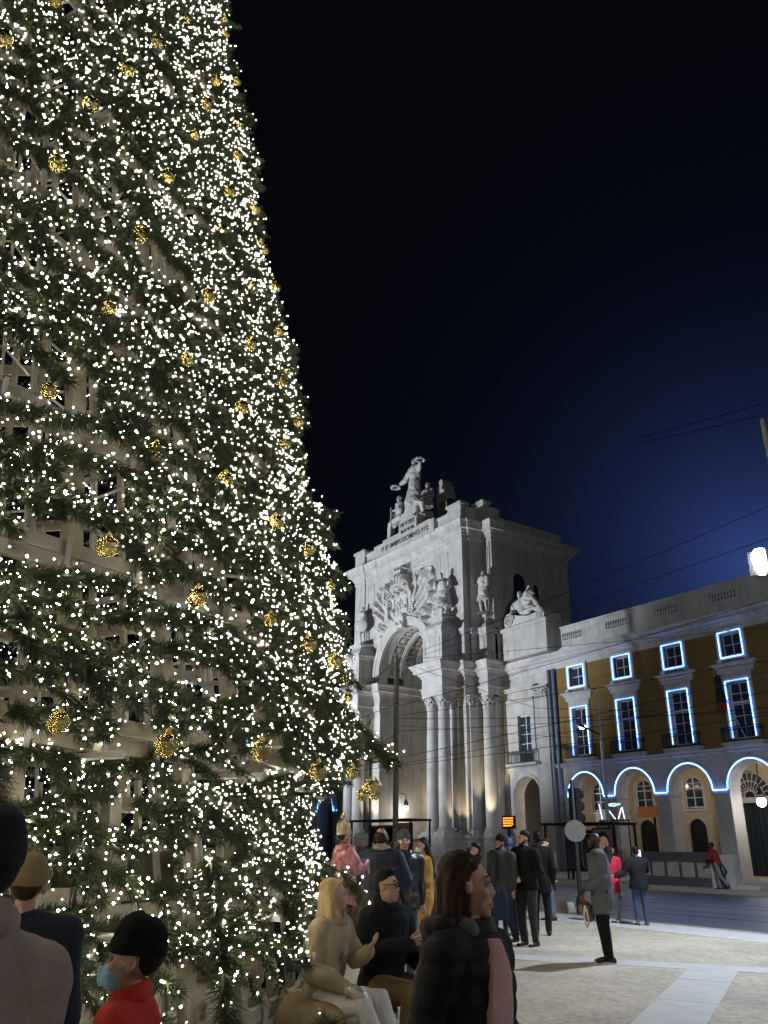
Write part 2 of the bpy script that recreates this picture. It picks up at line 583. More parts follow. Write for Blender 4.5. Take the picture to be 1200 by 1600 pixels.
def capital(cx, cy, z0, r, h=0.98):
    mb = MB()
    mb.lathe([(r, 0), (r * 1.12, 0.03), (r * 1.12, 0.09), (r * 0.98, 0.12), (r * 1.0, h * 0.55), (r * 1.22, h * 0.86), (r * 1.3, h * 0.87)], (cx, cy, z0), 20)
    for i in range(8):
        leaf(mb, (cx, cy, z0 + 0.1, r), 2 * PI * i / 8, 0.36, r * 0.62, 0.17, 0)
        leaf(mb, (cx, cy, z0 + 0.36, r * 1.02), 2 * PI * (i + 0.5) / 8, 0.34, r * 0.55, 0.20, 0)
    for i in range(4):   # corner volutes and a garland swag between them
        a = PI / 4 + i * PI / 2
        d = Vector((math.cos(a), math.sin(a), 0))
        c = Vector((cx, cy, z0 + h * 0.76)) + d * r * 1.42
        s = Vector((-d.y, d.x, 0))
        pts = [c + d * (0.12 * (1 - k / 14) * math.cos(k * 0.7)) + Vector((0, 0, 0.12 * (1 - k / 14) * math.sin(k * 0.7))) for k in range(12)]
        mb.tube(pts, 0.05, 6)
        e = Vector((cx, cy, z0 + h * 0.76)) + Vector((-d.y, d.x, 0)) * r * 1.42
        mid = (c + e) / 2 * 1.0 + Vector((0, 0, -0.3))
        mid2 = Vector((cx, cy, 0)) + (Vector((mid.x - cx, mid.y - cy, 0))) * 1.22 + Vector((0, 0, mid.z))
        q = [c.lerp(mid2, 0), c.lerp(mid2, 0.5) + Vector((0, 0, -0.09)), mid2, mid2.lerp(e, 0.5) + Vector((0, 0, -0.09)), e]
        mb.tube(q, [0.045, 0.06, 0.085, 0.06, 0.045], 6)
    k = r * 1.4
    mb.box(cx - k, cx + k, cy - k, cy + k, z0 + h * 0.88, z0 + h)
    return mb


SHAFT = [(0.50, 2.95), (0.505, 3.2), (0.51, 4.5), (0.505, 6.5), (0.485, 8.5), (0.455, 10.6), (0.435, 11.72), (0.46, 11.74), (0.46, 11.8)]
BASE = [(0.70, 2.4), (0.70, 2.6), (0.66, 2.62), (0.69, 2.68), (0.66, 2.76), (0.56, 2.78), (0.55, 2.84), (0.61, 2.86), (0.6, 2.93), (0.52, 2.96)]


def column(x, y):
    o = MB().lathe([(r, z) for r, z in SHAFT], (x, y, 0), 28).build('column', M['stone'], ARCH, smooth='angle')
    mb = MB().lathe(BASE[2:], (x, y, 0), 28)
    mb.box(x - 0.7, x + 0.7, y - 0.7, y + 0.7, 2.4, 2.615)
    mb.build('base', M['stone'], o, smooth='angle')
    capital(x, y, 11.8, 0.45).build('capital', M['stone'], o, smooth='angle')
    return o


c0 = column(-50.98, 40.14)
for x, y in ((-52.48, 40.14), (-48.84, 42.95), (2 * AX + 50.98, 40.14), (2 * AX + 52.48, 40.14), (2 * AX + 48.84, 42.95)):
    copy_tree(c0, (x + 50.98, y - 40.14, 0))


def pilaster(x0, x1, y0, y1, parent=ARCH, z0=2.4, z1=12.78):
    o = MB().box(x0, x1, y0, y1, z0 + 0.5, z1 - 0.95).build('pilaster', M['stone'], parent)
    mb = MB()
    mb.box(x0 - 0.16, x1 + 0.16, y0 - 0.16, y1 + 0.16, z0, z0 + 0.24)
    mb.box(x0 - 0.09, x1 + 0.09, y0 - 0.09, y1 + 0.09, z0 + 0.24, z0 + 0.42)
    mb.build('base', M['stone'], o)
    mb = MB()
    zc = z1 - 0.95
    mb.box(x0 - 0.05, x1 + 0.05, y0 - 0.05, y1 + 0.05, zc - 0.06, zc + 0.02)
    mb.box(x0 - 0.19, x1 + 0.19, y0 - 0.19, y1 + 0.19, zc + 0.83, zc + 0.94)
    nx = max(2, int((x1 - x0) / 0.3)); ny = max(1, int((y1 - y0) / 0.35))
    for k in (0, 1):
        for i in range(nx):
            leaf(mb, (x0 + (x1 - x0) * (i + 0.5) / nx, y0, zc + 0.05 + k * 0.32, 0.0), -PI / 2, 0.4, 0.3, 0.13 + 0.06 * k, 0)
        for i in range(ny):
            for xx, a in ((x1, 0), (x0, PI)):
                leaf(mb, (xx, y0 + (y1 - y0) * (i + 0.5) / ny, zc + 0.05 + k * 0.32, 0.0), a, 0.4, 0.3, 0.13 + 0.06 * k, 0)
    for xx, a in ((x0, -0.75 * PI), (x1, -0.25 * PI)):
        d = Vector((math.cos(a), math.sin(a), 0))
        c = Vector((xx, y0, zc + 0.7)) + d * 0.1
        mb.tube([c + d * (0.12 * (1 - k / 14) * math.cos(k * 0.7)) + Vector((0, 0, 0.12 * (1 - k / 14) * math.sin(k * 0.7))) for k in range(12)], 0.05, 6)
    mid = Vector(((x0 + x1) / 2, y0 - 0.16, zc + 0.42))
    mb.tube([(x0, y0 - 0.14, zc + 0.68), Vector((x0 * 0.75 + x1 * 0.25, y0 - 0.16, zc + 0.48)), mid, Vector((x0 * 0.25 + x1 * 0.75, y0 - 0.16, zc + 0.48)), (x1, y0 - 0.14, zc + 0.68)], [0.05, 0.07, 0.09, 0.07, 0.05], 6)
    mb.build('capital', M['stone'], o)
    return o


def mx(f, x0, x1, *a):
    f(x0, x1, *a)
    f(2 * AX - x1, 2 * AX - x0, *a)


mx(pilaster, -51.45, -50.5, 41.05, 41.4)
mx(pilaster, -53.0, -52.0, 41.05, 41.4)
mx(pilaster, -49.75, -49.5, 41.6, 42.5)
mx(pilaster, -49.2, -48.4, 43.2, 43.5)

# central wall with the great opening, archivolt, keystone and coffered vault
mb = MB().archwall(-62.9, -53.1, 15.4, 26.2, AX, 4.0, 16.15, 41.35, 42.2, 40)
mb.build('spandrel_wall', M['stone'], ARCH)
mb = MB()
ring = []
for i in range(49):
    a = PI * i / 48
    c, s = -math.cos(a), math.sin(a)
    prof = [(3.95, 41.4), (3.95, 41.12), (4.18, 41.12), (4.2, 41.06), (4.42, 41.06), (4.45, 40.98), (4.68, 40.94), (4.78, 40.98), (4.78, 41.4)]
    ring.append([(AX + c * r, y, 16.15 + s * r) for r, y in prof])
mb.rings(ring)
mb.build('archivolt', M['stone'], ARCH, smooth='angle')
# keystone: a carved console at the crown of the arch
mb = MB()
pr = [(-0.05, 0), (-0.5, 0.02), (-0.62, 0.2), (-0.5, 0.42), (-0.55, 0.8), (-0.7, 1.0), (-0.66, 1.18), (-0.05, 1.2)]
rr = []
for x, w in ((-0.62, 1), (-0.5, 1.06), (0.5, 1.06), (0.62, 1)):
    rr.append([(AX + x * (0.85 + 0.25 * z), 41.15 + y * w, 19.85 + z) for y, z in pr])
mb.rings(rr)
for sx in (-1, 1):
    mb.tube([(AX + sx * 0.35 + 0.1 * math.cos(k * 0.7), 40.62 - 0.02 * k, 20.35 + 0.13 * math.sin(k * 0.7)) for k in range(9)], 0.06, 6)
mb.build('keystone', M['stone'], ARCH)
# vault shell and raised ribs between the coffers
mb = MB()
n = 36
for y0, y1, r in ((41.38, 53.0, 4.12),):
    vs, fs = [], []
    for i in range(n + 1):
        a = PI * i / n
        for y in (y0, y1):
            vs.append((AX - r * math.cos(a), y, 16.15 + r * math.sin(a)))
    for i in range(n):
        fs.append((2 * i, 2 * i + 1, 2 * i + 3, 2 * i + 2))
    mb.add(vs, fs)
mb.build('vault', M['stone'], ARCH)


def arc_rib(y0, y1, r0, r1, a0=0.0, a1=PI, seg=36):
    rr = []
    for i in range(seg + 1):
        a = a0 + (a1 - a0) * i / seg
        rr.append([(AX - r * math.cos(a), y, 16.15 + r * math.sin(a)) for r, y in ((r0, y0), (r0, y1), (r1, y1), (r1, y0))])
    return MB().rings(rr)


for y0, y1, r0 in ((42.2, 42.32, 3.97), (43.42, 43.95, 3.90), (43.55, 43.8, 3.84), (45.1, 45.6, 3.93), (49.0, 53.0, 3.7)):
    arc_rib(y0, y1, r0, 4.14).build('vault_rib', M['stone'], ARCH)
for yb in (42.32, 43.95):
    for i in range(12):
        a0 = PI * (i + 0.0) / 12
        arc_rib(yb, yb + 1.12, 3.98, 4.13, a0, a0 + PI * 0.024, 2).build('coffer_rib', M['stone'], ARCH)
        am = PI * (i + 0.62) / 12
        c = Vector((AX - 4.03 * math.cos(am), yb + 0.56, 16.15 + 4.03 * math.sin(am)))
        k = MB()
        rot = Matrix.Rotation(-(am - PI / 2), 3, 'Y') if False else Euler((0, am - PI / 2, 0)).to_matrix()
        for q in range(6):
            b = q * PI / 3
            k.ell(c + rot @ Vector((0.2 * math.cos(b), 0.2 * math.sin(b), 0)), (0.14, 0.14, 0.07), rot, 8, 5)
        k.ell(c, (0.12, 0.12, 0.12), rot, 8, 5)
        k.build('coffer_rosette', M['stone'], ARCH)

# passage walls behind the piers with a sash window, balcony and lit doorway on the left side
for sx in (-1, 1):
    x = AX + sx * 4.7
    MB().box(x, x + sx * 0.3, 46.0, 53, 0.15, 16).build('passage_wall', M['stone'], ARCH)
MB().box(-62, -54, 53, 53.4, 9, 21).build('passage_end', M['stone2'], ARCH)


def sash(mb_f, x0, x1, z0, z1, y, nx, nz, t=0.06, side='y', bars=True):
    """frame bars in plane y (side 'y') or plane x (side 'x')"""
    def bx(a0, a1, b0, b1, d0=-0.03, d1=0.04):
        if side == 'y': mb_f.box(a0, a1, y + d0, y + d1, b0, b1)
        else: mb_f.box(y - d1, y - d0, a0, a1, b0, b1)
    bx(x0, x0 + t, z0, z1); bx(x1 - t, x1, z0, z1); bx(x0 + t, x1 - t, z0, z0 + t); bx(x0 + t, x1 - t, z1 - t, z1)
    for i in range(1, nx):
        c = x0 + (x1 - x0) * i / nx
        bx(c - t * 0.4, c + t * 0.4, z0 + t, z1 - t, -0.02, 0.03)
    for i in range(1, nz):
        c = z0 + (z1 - z0) * i / nz
        bx(x0 + t, x1 - t, c - t * 0.3, c + t * 0.3, -0.025, 0.025)


def balcony_rail(x0, x1, y0, y1, z0, z1, parent, side='y'):
    mb = MB()
    def P(a, b, c):
        return (a, b, c) if side == 'y' else (b, a, c)
    def bar(a, b, w=0.03):
        mb.bar(P(*a), P(*b), w, w)
    for z in (z0 + 0.06, z1 - 0.02, z1 - 0.16):
        bar((x0, y0, z), (x1, y0, z), 0.04); bar((x0, y0, z), (x0, y1, z), 0.04); bar((x1, y0, z), (x1, y1, z), 0.04)
    n = int((x1 - x0) / 0.115)
    for i in range(n + 1):
        x = x0 + (x1 - x0) * i / n
        bar((x, y0, z0), (x, y0, z1), 0.022)
    for k in (0.33, 0.66):
        for x in (x0, x1):
            y = y0 + (y1 - y0) * k
            bar((x, y, z0), (x, y, z1), 0.022)
    return mb.build('balcony_railing', M['iron'], parent)


xw = -62.7
w = hub('passage_window', ARCH)
f = MB(); sash(f, 45.15, 46.75, 8.1, 10.8, xw + 0.32, 2, 3, 0.08, 'x'); f.build('sash_frame', M['white'], w)
MB().box(xw + 0.3, xw + 0.305, 45.15, 46.75, 8.1, 10.8).build('pane', M['glass'], w)
balcony_rail(44.9, 47.1, xw + 0.62, xw + 0.3, 7.3, 8.15, ARCH, 'x')
MB().box(xw + 0.3, xw + 0.66, 44.8, 47.2, 7.15, 7.29).build('balcony_slab', M['stone'], ARCH)
f = MB(); f.box(xw + 0.3, xw + 0.36, 44.6, 44.8, 0.15, 5.0); f.box(xw + 0.3, xw + 0.36, 47.3, 47.5, 0.15, 5.0)
f.tube([(xw + 0.33, 46.05 - 1.35 * math.cos(PI * i / 14), 5.0 + 1.35 * math.sin(PI * i / 14)) for i in range(15)], 0.1, 6)
f.build('doorway_surround', M['stone'], ARCH)
f = MB(); f.rings([[(x, 46.05 - 1.25 * math.cos(PI * i / 14), 5.0 + 1.25 * math.sin(PI * i / 14)) for i in range(15)] + [(x, 47.3, 0.15), (x, 44.8, 0.15)] for x in (xw + 0.30, xw + 0.315)])
f.build('doorway_panel', M['cream'], ARCH)
MB().box(xw + 0.33, xw + 0.5, 45.3, 46.9, 3.6, 4.4).build('doorway_board', mat('brown_board', (0.10, 0.05, 0.025), 0.7), ARCH)

# pedestals above the blocks
PED = [(0.0, 15.4), (0.0, 17.75), (0.10, 17.85), (0.10, 17.95), (0.22, 18.1), (0.22, 18.2)]


def pedestal(x0, x1, y0, y1):
    o = MB().sweep([(x1, y1), (x1, y0), (x0, y0), (x0, y1)], [(0.06, 15.4), (0.06, 15.65)] + PED[0:0] + [(0.0, 15.7), (0.0, 17.75), (0.1, 17.85), (0.1, 17.95), (0.24, 18.1), (0.24, 18.22), (-0.05, 18.24), (-0.1, 18.5), (-0.42, 18.9), (-0.5, 19.1), (-0.3, 19.2), (-0.3, 19.42), (-1.0, 19.42)]).build('pedestal', M['stone'], ARCH)
    d = (x1 - x0)
    mb = MB()
    for a, b, c, e in ((x0 + 0.25, x1 - 0.25, 15.95, 16.03), (x0 + 0.25, x1 - 0.25, 17.4, 17.48)):
        mb.box(a, b, y0 - 0.04, y0 + 0.02, c, e)
    for a in (x0 + 0.25, x1 - 0.33):
        mb.box(a, a + 0.08, y0 - 0.04, y0 + 0.02, 16.03, 17.4)
    L = y1 - y0
    for xs in (x0, x1):
        mb.box(xs - 0.03, xs + 0.03, y0 + 0.25, y1 - 0.1, 15.95, 16.03)
        mb.box(xs - 0.03, xs + 0.03, y0 + 0.25, y1 - 0.1, 17.4, 17.48)
        mb.box(xs - 0.03, xs + 0.03, y0 + 0.25, y0 + 0.33, 16.03, 17.4)
    mb.build('panel_moulding', M['stone'], o)


mx(pedestal, -53.0, -50.45, 39.6, 41.4)
mx(pedestal, -49.7, -48.17, 42.4, 43.6)
# dado course and attic
ATT = [(-48.17, 44.4), (-48.17, 43.35), (-49.3, 43.35), (-49.3, 41.8), (-49.5, 41.8), (-49.5, 41.2), (-51.2, 41.2), (-51.2, 41.36), (-53.2, 41.36), (-53.2, 41.42)]
FULL = ATT + mirror(ATT)
for P_ in (ATT, mirror(ATT)):
    MB().sweep(P_, [(0.0, 15.4), (0.0, 26.1), (-0.8, 26.1)]).build('attic_wall', M['stone'], ARCH)
SKIP = [p for p in FULL]
for seg_ in (ATT[:9], mirror(ATT[:9])):
    MB().sweep(seg_, [(0.02, 17.7), (0.14, 17.82), (0.14, 17.95), (0.24, 18.1), (0.24, 18.2), (-0.1, 18.24)]).build('dado_moulding', M['stone'], ARCH)
MB().sweep(FULL, [(0.0, 25.9), (0.08, 25.95), (0.08, 26.3), (0.2, 26.4), (0.2, 26.55), (0.34, 26.66), (0.34, 26.78), (0.62, 26.86), (0.62, 27.1), (0.7, 27.14), (0.7, 27.25), (0.88, 27.45), (0.88, 27.56), (-0.4, 27.62)]).build('attic_cornice', M['stone'], ARCH)
MB().sweep(FULL, [(0.05, 27.55), (0.05, 27.8), (0.0, 27.85), (0.0, 28.75), (0.10, 28.85), (0.10, 29.02), (-0.6, 29.04)]).build('parapet', M['stone'], ARCH)
for f_ in (lambda a, b: (a, b), lambda a, b: (2 * AX - b, 2 * AX - a)):
    for x0, x1, y in ((-49.35, -48.12, 42.55), (-51.2, -49.45, 41.1)):
        a, b = f_(x0, x1)
        mb = MB().box(a, b, y, y + 0.7, 27.5, 29.25); mb.box(a - 0.14, b + 0.14, y - 0.14, y + 0.84, 29.25, 29.5)
        mb.build('parapet_block', M['stone'], ARCH)
    a, b = f_(-49.2, -48.4)
    MB().box(a, b, 43.25, 43.5, 18.3, 26.1).build('attic_pilaster', M['stone'], ARCH)
    for a0, b0, y in ((-52.8, -51.6, 41.33), (-49.0, -48.55, 43.2)):
        a, b = f_(a0, b0)
        mb = MB(); z0, z1 = 19.5, 25.4
        mb.box(a, b, y, y + 0.1, z0, z0 + 0.1); mb.box(a, b, y, y + 0.1, z1 - 0.1, z1); mb.box(a, a + 0.1, y, y + 0.1, z0, z1); mb.box(b - 0.1, b, y, y + 0.1, z0, z1)
        mb.build('panel_moulding', M['stone'], ARCH)
MB().box(-66.4, -49.6, 42.3, 46, 28.2, 28.9).build('attic_roof', M['stone'], ARCH)
# inscription tablet and stepped base of the crowning group
MB().box(-62.9, -53.1, 40.98, 41.5, 27.72, 29.12).build('inscription_tablet', M['stone'], ARCH)
mb = MB(); mb.box(-59.0, -56.1, 41.25, 43.6, 29.0, 30.5); mb.box(-58.75, -56.35, 41.3, 43.5, 30.5, 31.35); mb.box(-61.9, -59.0, 41.35, 43.6, 29.05, 29.6); mb.box(-56.1, -54.2, 41.4, 43.4, 29.05, 29.5)
mb.build('crowning_base', M['stone'], ARCH)
M['letter'] = mat('dark_letter_metal', (0.02, 0.02, 0.02), 0.6)


def text(s, x0, x1, z, size, y, name, parent, m, facing=None):
    cu = bpy.data.curves.new(name, 'FONT')
    cu.body = s; cu.size = size; cu.extrude = 0.012; cu.align_x = 'CENTER'; cu.align_y = 'CENTER'; cu.offset = 0.012 * size
    t = bpy.data.objects.new('tmp', cu); COL.objects.link(t)
    dg = bpy.context.evaluated_depsgraph_get()
    me = bpy.data.meshes.new_from_object(t.evaluated_get(dg))
    bpy.data.objects.remove(t)
    xs = [v.co.x for v in me.vertices]
    k = (x1 - x0) / (max(xs) - min(xs)) if x1 > x0 else 1
    for v in me.vertices:
        v.co = Vector(((x0 + x1) / 2 + v.co.x * k, y - v.co.z, z + v.co.y))
    me.materials.clear(); me.materials.append(m)
    o = bpy.data.objects.new(name, me); COL.objects.link(o)
    o.parent = parent; o.location = -wloc(parent)
    return o


text('VT SIT OMNIBVS DOCVMENTO. P P D.', -61.6, -53.8, 28.42, 0.66, 40.965, 'inscription', ARCH, M['letter'])
text('VIRTVTIBVS', -58.75, -56.35, 30.1, 0.62, 41.235, 'inscription', ARCH, M['letter'])
text('MAIORVM', -58.6, -56.5, 29.4, 0.62, 41.235, 'inscription', ARCH, M['letter'])

# rear body of the arch
RB = [(-48.9, 53.3), (-48.9, 44.0)]
mb = MB().box(-67.1, -48.9, 44.0, 53.3, 21.5, 27.4)
mb.box(-67.1, -54.0, 44.0, 53.3, 21, 21.5)
mb.box(-54.0, -48.9, 44.0, 53.3, 14, 21.5); mb.box(-67.1, -62.0, 44.0, 53.3, 14, 21.5)
mb.build('rear_body', M['stone'], ARCH)
MB().sweep([(-67.1, 53.3), (-48.9, 53.3), (-48.9, 44.5)], [(-.1, 26.1), (0.08, 26.1), (0.12, 26.35), (0.35, 26.5), (0.4, 26.75), (0.8, 27.0), (0.9, 27.3), (0.9, 27.45), (-0.3, 27.6)]).build('rear_cornice', M['stone'], ARCH)
MB().box(-66.8, -49.2, 44.2, 53.0, 27.4, 28.85).build('rear_parapet', M['stone'], ARCH)
for y0, y1, z0, zs in ((46.3, 47.75, 21.4, 23.1), (48.65, 49.35, 21.3, 22.8)):
    w = hub('rear_window', ARCH)
    yc, r = (y0 + y1) / 2, (y1 - y0) / 2
    mb = MB().rings([[(x, yc - r * math.cos(PI * i / 12), zs + r * math.sin(PI * i / 12)) for i in range(13)] + [(x, y1, z0), (x, y0, z0)] for x in (-48.9, -48.88)])
    mb.build('pane', M['glass'], w)
    mb = MB().tube([(-48.86, y0 - 0.08, z0)] + [(-48.86, yc - (r + 0.08) * math.cos(PI * i / 12), zs + (r + 0.08) * math.sin(PI * i / 12)) for i in range(13)] + [(-48.86, y1 + 0.08, z0)], 0.1, 6)
    mb.build('window_surround', M['stone'], w)

# carved coat of arms: one relief panel, its surface raised and hollowed
def relief():
    nx, nz = 150, 160
    x0, x1, z0, z1 = -62.75, -53.25, 16.2, 26.0
    X, Z = np.meshgrid(np.linspace(x0, x1, nx), np.linspace(z0, z1, nz), indexing='ij')
    u, v = X - AX, Z - 22.2
    r2 = np.hypot(u, Z - 16.15)
    rnd = np.random.default_rng(3)
    nf = np.zeros_like(u)
    for i in range(26):
        a = rnd.random() * 6.28; k = 3.2 + 5.0 * rnd.random(); p = rnd.random() * 6.28
        nf += np.sin(k * (u * math.cos(a) + v * math.sin(a)) + p + 1.4 * np.sin(1.7 * u * math.sin(a) - 1.9 * v + p)) / 26 ** 0.5
    leafy = np.clip(np.abs(nf), 0, 1.4)
    h = np.zeros_like(u)
    ue = np.abs(u)
    bodym = np.exp(-np.clip(np.hypot(u / 4.3, (v + 1.5) / 4.0) - 0.85, 0, 9) * 5)
    h += bodym * (0.12 + 0.36 * leafy)
    # spread palm wings: feather ridges fanning out of the centre
    ang = np.arctan2(v + 3.2, ue - 0.2)
    rad = np.hypot(ue - 0.2, v + 3.2)
    wing = (ang > 0.62) & (ang < 1.25) & (rad > 2.2) & (rad < 7.0 - 1.2 * np.abs(ang - 0.95) / 0.3)
    h = np.where(wing & (ue > 1.4), 0.16 + 0.34 * np.abs(np.sin(ang * 23 + rad * 0.5)) * np.clip((7.0 - rad) * 1.0, 0, 1), h)
    # laurel band around the shield
    ov = np.hypot(u / 1.75, (v + 0.5) / 2.35)
    h = np.where((ov > 0.92) & (ov < 1.25), 0.55 + 0.12 * np.abs(np.sin(np.arctan2(v + 0.5, u) * 26)), h)
    h = np.where((ov > 1.25) & (ov < 1.36), 0.1, h)
    # shield with bordure, castles and five small escutcheons
    sh = np.maximum(ue / 1.25, np.where(v > -0.9, (v - 1.1) / 0.001 * (v > 1.1), 0)) 
    ins = (ue < 1.25) & (v < 1.0) & (v > -1.6 - 0.9 * np.sqrt(np.clip(1 - (ue / 1.25) ** 2, 0, 1)))
    h = np.where(ins, 0.5, h)
    inn = (ue < 0.8) & (v < 0.55) & (v > -1.2 - 0.7 * np.sqrt(np.clip(1 - (ue / 0.8) ** 2, 0, 1)))
    h = np.where(inn, 0.40, h)
    for cx, cz in ((0, -0.4), (0, 0.25), (0, -1.05), (-0.45, -0.4), (0.45, -0.4)):
        h = np.where((np.abs(u - cx) < 0.15) & (np.abs(v - cz) < 0.2), 0.52, h)
    for cx, cz in ((-1.02, 0.7), (1.02, 0.7), (0, 0.8), (-1.02, -0.6), (1.02, -0.6), (-0.7, -1.7), (0.7, -1.7)):
        h = np.where((np.abs(u - cx) < 0.13) & (np.abs(v - cz) < 0.15), 0.64, h)
    # crown above the shield: band, arches, orb
    cr = (ue < 1.25) & (v > 1.3) & (v < 1.65)
    h = np.where(cr, 0.66 + 0.08 * np.abs(np.sin(u * 9)), h)
    dome = (np.hypot(u / 1.2, (v - 1.65) / 1.25) < 1) & (v >= 1.65)
    h = np.where(dome, 0.45 + 0.35 * np.sqrt(np.clip(1 - np.hypot(u / 1.2, (v - 1.65) / 1.25) ** 2, 0, 1)) + 0.12 * (np.abs(np.sin(np.arctan2(u, v - 1.0) * 7)) > 0.7), h)
    h = np.where(np.hypot(u, v - 3.05) < 0.3, 0.62, h)
    # helmet crest plume over the crown
    cre = (ue < 0.75) & (v > 3.2) & (v < 3.75)
    h = np.where(cre, 0.3 + 0.3 * np.abs(np.sin(u * 8 + v * 3)), h)
    # scrolls standing to both sides of the shield
    sc = (np.abs(ue - 2.35 - 0.25 * np.sin(v * 1.4)) < 0.17) & (v > -2.6) & (v < 2.4)
    h = np.where(sc, 0.56, h)
    edge = np.minimum.reduce([X - x0, x1 - X, z1 - Z, (r2 - 4.75)])
    h *= np.clip(edge * 3, 0, 1)
    h += 0.05 * nf * (h > 0.15)
    Y = 41.36 - 1.45 * h
    vs = np.stack([X, Y, Z], -1).reshape(-1, 3)
    fs = []
    keep = (r2 > 4.6)
    for i in range(nx - 1):
        for j in range(nz - 1):
            if keep[i, j] or keep[i + 1, j + 1]:
                fs.append((i * nz + j, (i + 1) * nz + j, (i + 1) * nz + j + 1, i * nz + j + 1))
    mb = MB(); mb.v = [tuple(p) for p in vs]; mb.f = fs; mb.m = [0] * len(fs)
    mb.build('coat_of_arms', M['statue'], ARCH)


relief()
# block that carries the reclining river figure, and the one on the far side
for a, b in ((-46.75, -41.95), (2 * AX + 41.95, 2 * AX + 46.75)):
    mb = MB().box(a, b, 42.9, 45.2, 15.2, 17.4); mb.box(a - 0.12, b + 0.12, 42.78, 45.3, 17.4, 17.72)
    mb.build('river_pedestal', M['stone'], ARCH)
# ------------------------------------------------------------------ palace wings (one bay is built, the others are copies)
WY = 44.0
PITCH_X = 4.18


def led(pts, name, parent, r=0.024):
    return MB().tube(pts, r, 6).build(name, M['led'], parent)


